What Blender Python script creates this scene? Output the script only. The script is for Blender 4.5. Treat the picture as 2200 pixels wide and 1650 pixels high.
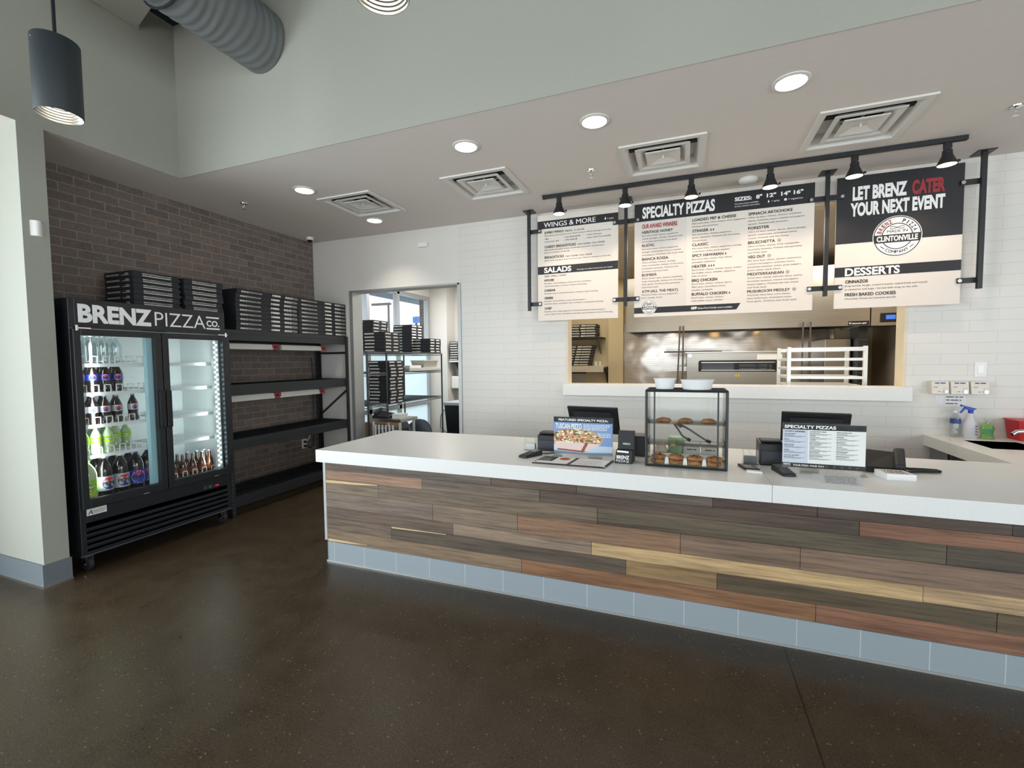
import bpy, bmesh, math, random
from mathutils import Vector, Matrix
for o in list(bpy.data.objects): bpy.data.objects.remove(o)
S = bpy.context.scene
COL = S.collection
R = math.radians
PI = math.pi
random.seed(7)

# ------------------------------------------------------------------ camera
cam_d = bpy.data.cameras.new('camera'); cam = bpy.data.objects.new('camera', cam_d); COL.objects.link(cam)
yaw, pit, rol = -.3647, -.0525, -.0098
Fv = Vector((math.sin(yaw)*math.cos(pit), math.cos(yaw)*math.cos(pit), math.sin(pit)))
Rv = Vector((math.cos(yaw), -math.sin(yaw), 0)); Uv = Rv.cross(Fv)
R2 = Rv*math.cos(rol)+Uv*math.sin(rol); U2 = -Rv*math.sin(rol)+Uv*math.cos(rol)
mw = Matrix((R2, U2, -Fv)).transposed().to_4x4(); mw.translation = (0, 0, 1.5)
cam.matrix_world = mw
cam_d.sensor_width = 36; cam_d.lens = 981/2200*36; cam_d.clip_start = .05; cam_d.clip_end = 200
S.camera = cam

# ------------------------------------------------------------------ exposure, sky, daylight, added fill
S.view_settings.view_transform = 'Standard'; S.view_settings.look = 'None'
S.view_settings.gamma = 1; S.view_settings.use_curve_mapping = False
S.view_settings.exposure = 0.0
W = bpy.data.worlds.new('sky'); S.world = W; W.use_nodes = True
bg = W.node_tree.nodes['Background']; bg.inputs[0].default_value = (.90, .95, 1.0, 1); bg.inputs[1].default_value = 2.3

def area(name, loc, direction, sx, sy, power, col=(1, 1, 1), spread=PI):
    d = bpy.data.lights.new(name, 'AREA'); d.shape = 'RECTANGLE'; d.size = sx; d.size_y = sy
    d.energy = power; d.color = col; d.spread = spread
    o = bpy.data.objects.new(name, d); COL.objects.link(o); o.location = loc
    o.rotation_euler = Vector(direction).to_track_quat('-Z', 'Y').to_euler()
    return o
DAY = (.86, .94, 1.0)
area('ceiling_fill_front', (.3, -3.9, .8), (0, .22, 1), 8.4, 2.2, 235, (1, .96, .91))      # added upward fill inside the glass, standing in for pavement bounce
area('added_fill_right', (5.9, -1.2, 1.7), (-1, .15, .12), 4.6, 2.8, 172, DAY)  # added fill from the right, lifts the brick and cooler front
area('daylight_side_window', (-4.86, -.9, 1.6), (1, .55, 0), 2.9, 2.6, 200, DAY)

def lin(c):
    return tuple((v/255/12.92 if v/255 <= .04045 else ((v/255+.055)/1.055)**2.4) for v in c)

# ------------------------------------------------------------------ materials
MATS = {}
def M(name, rgb, rough=.5, metal=0, noise=0, nscale=8, emit=None, estr=0, spec=.5, bump=0, bscale=60, alpha=None, coat=0):
    if name in MATS: return MATS[name]
    m = bpy.data.materials.new(name); m.use_nodes = True; MATS[name] = m
    t = m.node_tree; b = t.nodes['Principled BSDF']
    c = lin(rgb)
    b.inputs['Base Color'].default_value = (*c, 1)
    b.inputs['Roughness'].default_value = rough; b.inputs['Metallic'].default_value = metal
    b.inputs['Specular IOR Level'].default_value = spec
    if coat: b.inputs['Coat Weight'].default_value = coat
    if noise or bump:
        tc = t.nodes.new('ShaderNodeTexCoord')
    if noise:
        n = t.nodes.new('ShaderNodeTexNoise'); n.inputs['Scale'].default_value = nscale; n.inputs['Detail'].default_value = 4
        t.links.new(tc.outputs['Object'], n.inputs['Vector'])
        r = t.nodes.new('ShaderNodeValToRGB')
        r.color_ramp.elements[0].position = .3; r.color_ramp.elements[1].position = .7
        r.color_ramp.elements[0].color = (*[v*(1-noise) for v in c], 1)
        r.color_ramp.elements[1].color = (*[min(1, v*(1+noise)) for v in c], 1)
        t.links.new(n.outputs['Fac'], r.inputs[0]); t.links.new(r.outputs[0], b.inputs['Base Color'])
    if bump:
        n2 = t.nodes.new('ShaderNodeTexNoise'); n2.inputs['Scale'].default_value = bscale
        t.links.new(tc.outputs['Object'], n2.inputs['Vector'])
        bp = t.nodes.new('ShaderNodeBump'); bp.inputs['Strength'].default_value = bump; bp.inputs['Distance'].default_value = .01
        t.links.new(n2.outputs['Fac'], bp.inputs['Height']); t.links.new(bp.outputs[0], b.inputs['Normal'])
    if emit:
        b.inputs['Emission Color'].default_value = (*lin(emit), 1); b.inputs['Emission Strength'].default_value = estr
    return m

def glassy(name, tint=(1, 1, 1), gloss=.03, rough=.02):
    if name in MATS: return MATS[name]
    m = bpy.data.materials.new(name); m.use_nodes = True; MATS[name] = m
    t = m.node_tree; t.nodes.clear()
    out = t.nodes.new('ShaderNodeOutputMaterial'); tr = t.nodes.new('ShaderNodeBsdfTransparent'); gl = t.nodes.new('ShaderNodeBsdfGlossy')
    tr.inputs[0].default_value = (*tint, 1); gl.inputs['Roughness'].default_value = rough
    lw = t.nodes.new('ShaderNodeLayerWeight'); pw = t.nodes.new('ShaderNodeMath'); pw.operation = 'POWER'; pw.inputs[1].default_value = 4.5
    ad = t.nodes.new('ShaderNodeMath'); ad.operation = 'MULTIPLY_ADD'; ad.inputs[1].default_value = .6; ad.inputs[2].default_value = gloss
    t.links.new(lw.outputs['Facing'], pw.inputs[0])
    mx = t.nodes.new('ShaderNodeMixShader')
    t.links.new(pw.outputs[0], ad.inputs[0]); t.links.new(ad.outputs[0], mx.inputs[0])
    t.links.new(tr.outputs[0], mx.inputs[1]); t.links.new(gl.outputs[0], mx.inputs[2]); t.links.new(mx.outputs[0], out.inputs[0])
    return m

class NT:                                   # little node helper
    def __init__(s, name):
        s.m = bpy.data.materials.new(name); s.m.use_nodes = True; s.t = s.m.node_tree; s.b = s.t.nodes['Principled BSDF']; MATS[name] = s.m
        s.tc = s.n('TexCoord')
    def n(s, k, **kw):
        q = s.t.nodes.new('ShaderNode'+k)
        for a, v in kw.items(): setattr(q, a, v)
        return q
    def l(s, a, b): s.t.links.new(a, b)
    def ramp(s, fac, stops):
        r = s.n('ValToRGB'); e = r.color_ramp.elements
        while len(e) < len(stops): e.new(.5)
        for q, (p, c) in zip(e, stops): q.position = p; q.color = (*c, 1) if len(c) == 3 else c
        s.l(fac, r.inputs[0]); return r.outputs[0]
    def noise(s, scale, vec=None, detail=4, rough=.5):
        q = s.n('TexNoise'); q.inputs['Scale'].default_value = scale; q.inputs['Detail'].default_value = detail; q.inputs['Roughness'].default_value = rough
        s.l(vec or s.tc.outputs['Object'], q.inputs['Vector']); return q.outputs['Fac']
    def mapping(s, scale=(1, 1, 1), rot=(0, 0, 0), loc=(0, 0, 0)):
        q = s.n('Mapping'); q.inputs['Scale'].default_value = scale; q.inputs['Rotation'].default_value = rot; q.inputs['Location'].default_value = loc
        s.l(s.tc.outputs['Object'], q.inputs['Vector']); return q.outputs[0]
    def mix(s, fac, a, b, mode='MIX'):
        q = s.n('Mix', data_type='RGBA', blend_type=mode)
        for sock, v in ((q.inputs[0], fac), (q.inputs[6], a), (q.inputs[7], b)):
            if isinstance(v, (int, float)): sock.default_value = v
            elif isinstance(v, tuple): sock.default_value = (*v, 1) if len(v) == 3 else v
            else: s.l(v, sock)
        return q.outputs[2]
    def bump(s, h, strength=.3, dist=.01):
        q = s.n('Bump'); q.inputs['Strength'].default_value = strength; q.inputs['Distance'].default_value = dist
        s.l(h, q.inputs['Height']); s.l(q.outputs[0], s.b.inputs['Normal'])
    def col(s, c): s.l(c, s.b.inputs['Base Color'])

# polished concrete floor with exposed aggregate
f = NT('polished_concrete')
big = f.noise(.9, detail=6, rough=.6); mid = f.noise(6, detail=6, rough=.65); fine = f.noise(140, detail=2)
c1 = f.ramp(big, [(.30, lin((50, 40, 27))), (.5, lin((64, 52, 36))), (.72, lin((80, 67, 48)))])
c2 = f.mix(.55, c1, f.ramp(mid, [(.3, lin((42, 33, 22))), (.7, lin((82, 68, 49)))]))
c2 = f.mix(.45, c2, f.ramp(fine, [(.35, lin((26, 21, 14))), (.65, lin((86, 72, 55)))]))
v = f.n('TexVoronoi', feature='F1'); v.inputs['Scale'].default_value = 110; f.l(f.tc.outputs['Object'], v.inputs['Vector'])
sp = f.ramp(v.outputs['Distance'], [(.22, (1, 1, 1)), (.34, (0, 0, 0))])
sel = f.ramp(v.outputs['Color'], [(.66, (0, 0, 0)), (.74, (.9, .9, .9))])
msk = f.mix(1.0, sp, sel, 'MULTIPLY')
c3 = f.mix(msk, c2, f.ramp(fine, [(.3, lin((72, 60, 43))), (.7, lin((112, 97, 74)))]))
vb = f.n('TexVoronoi', feature='F1'); vb.inputs['Scale'].default_value = 55; f.l(f.tc.outputs['Object'], vb.inputs['Vector'])
mb_ = f.mix(1.0, f.ramp(vb.outputs['Distance'], [(.16, (1, 1, 1)), (.26, (0, 0, 0))]), f.ramp(vb.outputs['Color'], [(.74, (0, 0, 0)), (.80, (1, 1, 1))]), 'MULTIPLY')
c3 = f.mix(mb_, c3, lin((124, 108, 84)))
md_ = f.mix(1.0, f.ramp(vb.outputs['Distance'], [(.14, (1, 1, 1)), (.24, (0, 0, 0))]), f.ramp(vb.outputs['Color'], [(.28, (1, 1, 1)), (.30, (0, 0, 0))]), 'MULTIPLY')
c3 = f.mix(md_, c3, lin((30, 23, 16)))
sep = f.n('SeparateXYZ'); f.l(f.tc.outputs['Object'], sep.inputs[0])
jx = f.n('Math', operation='COMPARE'); f.l(sep.outputs[0], jx.inputs[0]); jx.inputs[1].default_value = .487; jx.inputs[2].default_value = .0035
c3 = f.mix(jx.outputs[0], c3, lin((22, 18, 13)))
f.col(c3)
f.l(f.ramp(mid, [(.3, (.27, .27, .27)), (.75, (.42, .42, .42))]), f.b.inputs['Roughness'])
f.b.inputs['Specular IOR Level'].default_value = .42
f.bump(fine, .04, .004)
FLOOR = f.m

# dark weathered brick (wall plane = Y,Z)
f = NT('weathered_brick')
mp = f.n('CombineXYZ'); sp_ = f.n('SeparateXYZ'); f.l(f.tc.outputs['Object'], sp_.inputs[0])
f.l(sp_.outputs[1], mp.inputs[0]); f.l(sp_.outputs[2], mp.inputs[1])
br = f.n('TexBrick'); br.inputs['Scale'].default_value = 1; br.inputs['Brick Width'].default_value = .205; br.inputs['Row Height'].default_value = .0715
br.inputs['Mortar Size'].default_value = .0055; br.inputs['Mortar Smooth'].default_value = .25; br.inputs['Bias'].default_value = -.1
br.inputs['Color1'].default_value = (*lin((134, 114, 102)), 1); br.inputs['Color2'].default_value = (*lin((98, 91, 87)), 1); br.inputs['Mortar'].default_value = (*lin((158, 152, 147)), 1)
f.l(mp.outputs[0], br.inputs['Vector'])
nz = f.noise(5, detail=6, rough=.7); nz2 = f.noise(45, detail=3)
c = f.mix(.32, br.outputs['Color'], f.ramp(nz, [(.3, lin((78, 72, 72))), (.55, lin((108, 98, 92))), (.75, lin((132, 124, 118)))]), 'MIX')
c = f.mix(.2, c, f.ramp(nz2, [(.35, lin((76, 70, 68))), (.7, lin((138, 128, 120)))]), 'MIX')
f.col(c); f.b.inputs['Roughness'].default_value = .85
hh = f.mix(.25, br.outputs['Fac'], nz2); inv = f.n('Invert'); f.l(hh, inv.inputs['Color']); f.bump(inv.outputs[0], .6, .008)
BRICK = f.m

# white subway tile (wall plane = X,Z)
def tile_mat(name, w, h, offx, offz, tile, grout, rough=.22, mort=.0018):
    f = NT(name)
    sp_ = f.n('SeparateXYZ'); f.l(f.tc.outputs['Object'], sp_.inputs[0])
    a = f.n('Math', operation='ADD'); a.inputs[1].default_value = offx; f.l(sp_.outputs[0], a.inputs[0])
    b_ = f.n('Math', operation='ADD'); b_.inputs[1].default_value = offz; f.l(sp_.outputs[2], b_.inputs[0])
    mp = f.n('CombineXYZ'); f.l(a.outputs[0], mp.inputs[0]); f.l(b_.outputs[0], mp.inputs[1])
    br = f.n('TexBrick'); br.inputs['Scale'].default_value = 1; br.inputs['Brick Width'].default_value = w; br.inputs['Row Height'].default_value = h
    br.inputs['Mortar Size'].default_value = mort; br.inputs['Mortar Smooth'].default_value = .1
    c = lin(tile); br.inputs['Color1'].default_value = (*c, 1); br.inputs['Color2'].default_value = (*[x*.985 for x in c], 1); br.inputs['Mortar'].default_value = (*lin(grout), 1)
    f.l(mp.outputs[0], br.inputs['Vector']); f.col(br.outputs['Color']); f.b.inputs['Roughness'].default_value = rough; f.b.inputs['Specular IOR Level'].default_value = .35
    iv = f.n('Invert'); f.l(br.outputs['Fac'], iv.inputs['Color']); f.bump(iv.outputs[0], .35, .004)
    return f.m
TILE = tile_mat('white_subway_tile', .352, .0885, 1.74+.176, -.1, (220, 217, 211), (202, 199, 194), .32)
KTILE = tile_mat('kitchen_beige_tile', .3, .1, 0, 0, (178, 164, 146), (150, 138, 122), .35)

# wood cladding: per plank colour in the 'plank' attribute, grain along X
f = NT('reclaimed_wood')
at = f.n('Attribute', attribute_name='plank')
g1 = f.noise(1, f.mapping((3.0, 40, 75)), 8, .7); g2 = f.noise(1, f.mapping((1.2, 8, 14)), 5, .6)
saw = f.n('TexWave', wave_type='BANDS', bands_direction='X'); saw.inputs['Scale'].default_value = 42; saw.inputs['Distortion'].default_value = 6; saw.inputs['Detail'].default_value = 2
f.l(f.mapping((1, 1, .6), (0, .25, 0)), saw.inputs['Vector'])
c = f.mix(1.0, at.outputs['Color'], f.ramp(g1, [(.28, (.40, .38, .36)), (.5, (1.0, .99, .98)), (.72, (1.5, 1.45, 1.38))]), 'MULTIPLY')
c = f.mix(.85, c, f.ramp(g2, [(.28, (.52, .50, .48)), (.5, (1, 1, 1)), (.75, (1.5, 1.40, 1.25))]), 'MULTIPLY')
sm = f.mix(1.0, f.ramp(g2, [(.45, (0, 0, 0)), (.62, (.34, .34, .34))]), saw.outputs['Color'], 'MULTIPLY')
c = f.mix(sm, c, (.10, .085, .075), 'MIX')
f.col(c); f.b.inputs['Roughness'].default_value = .62; f.bump(g1, .12, .003)
WOOD = f.m

# quartz slab
f = NT('white_quartz')
q = f.noise(160, detail=2); f.col(f.ramp(q, [(.30, lin((224, 224, 221))), (.42, lin((228, 228, 225))), (.8, lin((232, 232, 229)))]))
f.b.inputs['Roughness'].default_value = .28
QUARTZ = f.m

# brushed steel and the wavy steel sheet behind the oven
def steel_mat(name, base, rough, sx, wav=0, wscale=2.2):
    f = NT(name); f.b.inputs['Metallic'].default_value = 1
    g = f.noise(1, f.mapping(sx), 3)
    c = lin(base); f.col(f.ramp(g, [(.3, tuple(x*.86 for x in c)), (.7, tuple(min(1, x*1.08) for x in c))]))
    f.b.inputs['Roughness'].default_value = rough
    if wav: f.bump(f.noise(wscale, detail=1.5), wav, .12)
    return f.m
STEEL = steel_mat('brushed_steel', (182, 179, 172), .30, (2, 2, 180), .10, 1.3)
SHEET = steel_mat('wavy_steel_sheet', (200, 193, 186), .17, (2, 2, 120), .28, 1.7)
BRIGHT = steel_mat('bright_aluminium', (232, 232, 230), .32, (3, 3, 60))
CHROME = M('chrome', (225, 225, 228), .08, 1)
WALLP = M('warm_grey_wall_paint', (162, 163, 152), .75, noise=.015, nscale=40)
CEILP = M('ceiling_paint', (220, 213, 206), .8, noise=.012, nscale=30)
WHITEP = M('white_wall_paint', (221, 218, 212), .4, noise=.012, nscale=30)
CREAM = M('cream_trim_paint', (222, 208, 182), .5, noise=.01)
KWALL = M('kitchen_wall_panel', (206, 192, 160), .5, noise=.02, nscale=3)
DARK = M('dark_plenum', (26, 30, 33), .9, noise=.1)
BASET = tile_mat('grey_base_tile', .272, .4, 2.239, .1, (150, 160, 166), (186, 192, 196), .4, .0022)
BASEL = tile_mat('wall_base_tile', 6, .4, 3, .1, (112, 119, 124), (130, 134, 136), .5, .002)
BLACKM = M('black_powder_coat', (30, 33, 36), .45, noise=.08, nscale=12)
BLACKG = M('cooler_black_enamel', (27, 31, 35), .38, noise=.05, nscale=3, coat=.1)
RACKM = M('rack_black_steel', (32, 36, 40), .5, noise=.08, nscale=14)
BLACKP = M('black_plastic', (20, 21, 24), .45, noise=.06, nscale=20)
BLACKS = M('black_satin_print', (28, 29, 33), .5, noise=.02)
WHITES = M('white_print', (226, 218, 208), .55, noise=.01)
INK = M('black_ink', (24, 24, 28), .6, noise=.02)
INKG = M('grey_ink', (84, 80, 80), .6, noise=.02)
WINK = M('white_ink', (242, 241, 238), .5, noise=.01)
REDINK = M('red_ink', (158, 42, 48), .55, noise=.02)
WHITEPL = M('white_plastic', (232, 232, 230), .35, noise=.01)
LINER = M('cooler_white_liner', (222, 228, 226), .45, noise=.01)
GLASS = glassy('clear_glass', (.97, .985, .985), .022)
ACRYL = glassy('clear_acrylic', (.975, .985, .982), .012, .05)
PET = glassy('clear_bottle_plastic', (.90, .94, .95), .10, .12)
CARD = M('black_cardboard', (33, 35, 40), .7, noise=.08, nscale=10)
SCREEN = M('lit_display', (20, 30, 60), .3, emit=(70, 120, 220), estr=1.2)
LAMPW = M('warm_lamp_lens', (255, 250, 235), .4, emit=(255, 238, 205), estr=7)
LAMPC = M('cool_lamp_lens', (255, 255, 255), .4, emit=(255, 250, 240), estr=9)
LEDM = M('led_strip_diodes', (255, 255, 255), .4, emit=(215, 245, 255), estr=7)
REDPL = M('red_plastic', (190, 22, 38), .35, noise=.03)
RUBBER = M('dark_rubber', (38, 38, 40), .7, noise=.05)

# ------------------------------------------------------------------ building helpers
OFF = {}
class MB:
    def __init__(s): s.bm = bmesh.new(); s.mi = 0
    def _f(s, vs):
        try:
            f = s.bm.faces.new(vs); f.material_index = s.mi; return f
        except ValueError: return None
    def box(s, x0, x1, y0, y1, z0, z1, mi=None):
        if mi is not None: s.mi = mi
        v = [s.bm.verts.new(p) for p in ((x0, y0, z0), (x1, y0, z0), (x1, y1, z0), (x0, y1, z0), (x0, y0, z1), (x1, y0, z1), (x1, y1, z1), (x0, y1, z1))]
        for q in ((0, 3, 2, 1), (4, 5, 6, 7), (0, 1, 5, 4), (1, 2, 6, 5), (2, 3, 7, 6), (3, 0, 4, 7)): s._f([v[i] for i in q])
        return s
    def hexa(s, pts):                       # 8 points: bottom ring, top ring
        v = [s.bm.verts.new(p) for p in pts]
        for q in ((0, 3, 2, 1), (4, 5, 6, 7), (0, 1, 5, 4), (1, 2, 6, 5), (2, 3, 7, 6), (3, 0, 4, 7)): s._f([v[i] for i in q])
        return s
    def cyl(s, p0, p1, r0, r1=None, n=16, cap=True, mi=None):
        if mi is not None: s.mi = mi
        r1 = r0 if r1 is None else r1
        p0, p1 = Vector(p0), Vector(p1); d = (p1-p0).normalized()
        a = d.orthogonal().normalized(); b = d.cross(a)
        A = [s.bm.verts.new(p0+(a*math.cos(2*PI*i/n)+b*math.sin(2*PI*i/n))*r0) for i in range(n)]
        B = [s.bm.verts.new(p1+(a*math.cos(2*PI*i/n)+b*math.sin(2*PI*i/n))*r1) for i in range(n)]
        for i in range(n): s._f([A[i], A[(i+1) % n], B[(i+1) % n], B[i]])
        if cap: s._f(A[::-1]); s._f(B)
        return s
    def tube(s, pts, r, n=8, mi=None, cap=True):
        if mi is not None: s.mi = mi
        pts = [Vector(p) for p in pts]; prev = None; a = None
        for i, p in enumerate(pts):
            d = (pts[min(i+1, len(pts)-1)]-pts[max(i-1, 0)]).normalized()
            a = d.orthogonal().normalized() if a is None else (a-d*a.dot(d)).normalized()
            b = d.cross(a)
            ring = [s.bm.verts.new(p+(a*math.cos(2*PI*k/n)+b*math.sin(2*PI*k/n))*r) for k in range(n)]
            if prev:
                for k in range(n): s._f([prev[k], prev[(k+1) % n], ring[(k+1) % n], ring[k]])
            elif cap: s._f(ring[::-1])
            prev = ring
        if cap: s._f(prev)
        return s
    def lathe(s, c, prof, n=24, mi=None, cap=True, sq=None):
        if mi is not None: s.mi = mi
        prev = None
        for r, z in prof:
            ring = []
            for k in range(n):
                a = 2*PI*k/n; x, y = math.cos(a), math.sin(a)
                if sq: x, y = x*sq[0], y*sq[1]
                ring.append(s.bm.verts.new((c[0]+r*x, c[1]+r*y, c[2]+z)))
            if prev:
                for k in range(n): s._f([prev[k], prev[(k+1) % n], ring[(k+1) % n], ring[k]])
            elif cap: s._f(ring[::-1])
            prev = ring
        if cap: s._f(prev)
        return s
    def prism(s, poly, axis, a, b, mi=None):  # poly in the two other axes, in order
        if mi is not None: s.mi = mi
        def P(u, w, t): return {'X': (t, u, w), 'Y': (u, t, w), 'Z': (u, w, t)}[axis]
        A = [s.bm.verts.new(P(u, w, a)) for u, w in poly]; B = [s.bm.verts.new(P(u, w, b)) for u, w in poly]
        n = len(poly)
        for i in range(n): s._f([A[i], A[(i+1) % n], B[(i+1) % n], B[i]])
        s._f(A[::-1]); s._f(B); return s
    def poly(s, pts, mi=None):
        if mi is not None: s.mi = mi
        s._f([s.bm.verts.new(p) for p in pts]); return s
    def mesh(s, me, mat, mi=None):
        if mi is not None: s.mi = mi
        vs = [s.bm.verts.new(mat @ v.co) for v in me.vertices]
        for p in me.polygons: s._f([vs[i] for i in p.vertices])
        return s
    def build(s, name, mats, parent=None, smooth=False, bev=0, label=None, origin=None, recalc=True):
        if recalc: bmesh.ops.recalc_face_normals(s.bm, faces=s.bm.faces)
        if bev:
            es = [e for e in s.bm.edges if len(e.link_faces) == 2 and e.calc_face_angle(0) > .6]
            bmesh.ops.bevel(s.bm, geom=es, offset=bev, segments=2, profile=.6, affect='EDGES', clamp_overlap=True)
        me = bpy.data.meshes.new(name)
        s.bm.to_mesh(me); s.bm.free()
        for m in (mats if isinstance(mats, (list, tuple)) else [mats]): me.materials.append(m)
        if smooth:
            for p in me.polygons: p.use_smooth = True
            try: me.set_sharp_from_angle(angle=R(40))
            except Exception: pass
        o = bpy.data.objects.new(name, me); COL.objects.link(o)
        if parent is not None:
            off = OFF[parent.name]; o.parent = parent; OFF[o.name] = off
            me.transform(Matrix.Translation(-off))
        else:
            if origin is None:
                xs = [v.co for v in me.vertices]
                origin = Vector(((min(v.x for v in xs)+max(v.x for v in xs))/2, (min(v.y for v in xs)+max(v.y for v in xs))/2, min(v.z for v in xs)))
            origin = Vector(origin)
            me.transform(Matrix.Translation(-origin)); o.location = origin; OFF[o.name] = origin
        if label: o['label'] = label
        return o

def tag(o, label, cat, group=None):
    o['label'] = label; o['category'] = cat
    if group: o['group'] = group
    return o
def thing(name, label, cat, loc=(0, 0, 0), group=None):
    o = bpy.data.objects.new(name, None); COL.objects.link(o); o.location = loc; o.empty_display_size = .1
    OFF[o.name] = Vector(loc); return tag(o, label, cat, group)
def struct(name, mb, m, smooth=False, bev=0):
    o = mb.build(name, m, None, smooth, bev, origin=(0, 0, 0)); o['kind'] = 'structure'; return o
def dup(root, loc, rz=0, label=None, group=None):
    def cp(o, par):
        c = o.copy(); COL.objects.link(c); c.parent = par
        for ch in o.children: cp(ch, c)
        return c
    r = cp(root, None); r.location = loc; r.rotation_euler = (0, 0, rz)
    if label: r['label'] = label
    if group: r['group'] = group
    return r
ORD = ['top', 'second from the top', 'third from the top', 'fourth from the top', 'fifth from the top', 'sixth from the top', 'seventh from the top', 'eighth from the top', 'ninth from the top', 'tenth from the top', 'eleventh from the top', 'twelfth from the top', 'thirteenth from the top', 'bottom']

# lettering: flat glyph meshes fitted into a box
TC = {}
def glyphs(s, bold):
    k = (s, bold)
    if k not in TC:
        cu = bpy.data.curves.new('t', 'FONT'); cu.body = s; cu.size = 1; cu.offset = bold; cu.resolution_u = 3
        o = bpy.data.objects.new('t', cu); COL.objects.link(o)
        bpy.context.view_layer.update()
        me = bpy.data.meshes.new_from_object(o)
        bpy.data.objects.remove(o)
        xs = [v.co.x for v in me.vertices] or [0, 1]
        TC[k] = (me, min(xs), max(xs))
    return TC[k]
AX = {'-Y': ((1, 0, 0), (0, 0, 1)), '+X': ((0, 1, 0), (0, 0, 1)), '+Z': ((1, 0, 0), (0, 1, 0)), '-X': ((0, -1, 0), (0, 0, 1))}
def text(mb, s, org, h, w=None, face='-Y', bold=0, mi=None, slant=0, align='L'):
    """h = cap height, w = full width of the line"""
    if 'M' in s and bold > 0:                # the M closes up when its outline is fattened: strike it three times instead
        f_ = AX[face] if isinstance(face, str) else face
        ux_, uy_ = Vector(f_[0]), Vector(f_[1]); e = bold*.9*h
        for k, q in enumerate((-e, e)): text(mb, s, Vector(org)+ux_*q+ux_.cross(uy_)*(.00025*(k+1)), h, w, face, 0, mi, slant, align)
        bold = 0
    me, a, b = glyphs(s, bold)
    ky = h/.729; kx = (w/(b-a)) if w else ky
    ux, uy = (Vector(v) for v in (AX[face] if isinstance(face, str) else face)); un = ux.cross(uy)
    o = Vector(org)
    if align == 'C': o = o-ux*((b-a)*kx/2)
    if align == 'R': o = o-ux*((b-a)*kx)
    m = Matrix(((ux.x*kx, uy.x*ky+ux.x*slant*ky, un.x, 0), (ux.y*kx, uy.y*ky+ux.y*slant*ky, un.y, 0), (ux.z*kx, uy.z*ky+ux.z*slant*ky, un.z, 0), (0, 0, 0, 1)))
    m.translation = o-ux*(a*kx)
    mb.mesh(me, m, mi); return mb
def disc(mb, c, r0, r1, face='-Y', n=40, mi=None, a0=0, a1=2*PI):
    if mi is not None: mb.mi = mi
    ux, uy = (Vector(v) for v in AX[face]); c = Vector(c)
    for k in range(n):
        p, q = a0+(a1-a0)*k/n, a0+(a1-a0)*(k+1)/n
        e = [ux*math.cos(t)+uy*math.sin(t) for t in (p, q)]
        if r0 > 0: mb.poly([c+e[0]*r0, c+e[0]*r1, c+e[1]*r1, c+e[1]*r0])
        else: mb.poly([c, c+e[0]*r1, c+e[1]*r1])
    return mb
def rect(mb, org, w, h, face='-Y', mi=None, skew=0):
    ux, uy = (Vector(v) for v in AX[face]); o = Vector(org)
    mb.poly([o, o+ux*w, o+ux*(w+skew)+uy*h, o+ux*skew*0+uy*h], mi); return mb
def arc_text(mb, s, c, r, h, a_mid, span, face='-Y', bold=.02, mi=None, inner=False):
    ux, uy = (Vector(v) for v in AX[face]); c = Vector(c); n = len(s)
    for i, ch in enumerate(s):
        if ch == ' ': continue
        t = (i+.5)/n-.5
        a = a_mid-span*t if not inner else a_mid+span*t
        rad = ux*math.cos(a)+uy*math.sin(a)
        tan = Vector(ux*math.sin(a)-uy*math.cos(a))
        if inner: up = -rad; rt = -tan
        else: up = rad; rt = tan
        w = span*r/n*.82 if ch not in 'I1' else span*r/n*.3
        text(mb, ch, c+rad*r-rt*(w/2), h, w, (rt, up), bold, mi)
    return mb

def words(mb, org, w, h, face='-Y', mi=None):      # a line of print too small to read: word-long dashes
    ux, uy = (Vector(v) for v in AX[face]); x = 0; rnd = random.Random(int(abs(org[0]*7919+org[1]*4421+org[2]*9973)*1000))
    while x < w-h:
        q = min(w-x, rnd.uniform(2.2, 7)*h); rect(mb, Vector(org)+ux*x, q, h, face, mi); x += q+h*.8
    return mb

# ================================================================== THE SETTING
ZC = 3.063; YW = 4.775; XB = -4.617; XS = -4.02; YS = 2.70
struct('floor', MB().box(-4.95, 6.15, -4.65, 9.6, -.06, 0), FLOOR)
DIFF = [-3.332, -1.990, -.485, .786]; DY = 3.515
mb = MB(); y0, y1 = DY+.03, DY+.575
mb.box(-4.95, 6.15, YS+.001, y0, ZC, ZC+.02); mb.box(-4.95, 6.15, y1, 9.6, ZC, ZC+.02); mb.box(-4.95, XS-.001, -4.65, YS, ZC, ZC+.02)
xs = [-4.95]+[v for d in DIFF for v in (d+.03, d+.575)]+[6.15]
for i in range(0, len(xs), 2): mb.box(xs[i], xs[i+1], y0, y1, ZC, ZC+.02)
struct('ceiling', mb, CEILP)
struct('wall_soffit', MB().box(XS, 6.15, YS-.004, YS, ZC-.0015, 4.30).box(XS, 6.15, YS, YS+.12, ZC+.021, 4.30), WALLP)
struct('wall_left_upper', MB().box(XS, XS+.004, -4.65, YS-.004, ZC-.0015, 4.30).box(XS-.12, XS, -4.65, YS, ZC+.021, 4.30), WALLP)
struct('wall_left_pier', MB().box(-4.95, XS, 1.678, 1.814, 0, ZC).box(XS, XS+.004, 1.678, 1.814, 0, ZC-.0015), WALLP)
struct('wall_left', MB().box(XB-.12, XB, 1.814, 4.925, 0, ZC), BRICK)
struct('ceiling_upper', MB().box(-5.3, 6.15, -4.65, 3.7, 5.0, 5.05).box(-5.3, -5.25, -4.65, 3.7, ZC+.02, 5).box(-5.25, 6.15, 3.65, 3.7, ZC+.02, 5), DARK)
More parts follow.
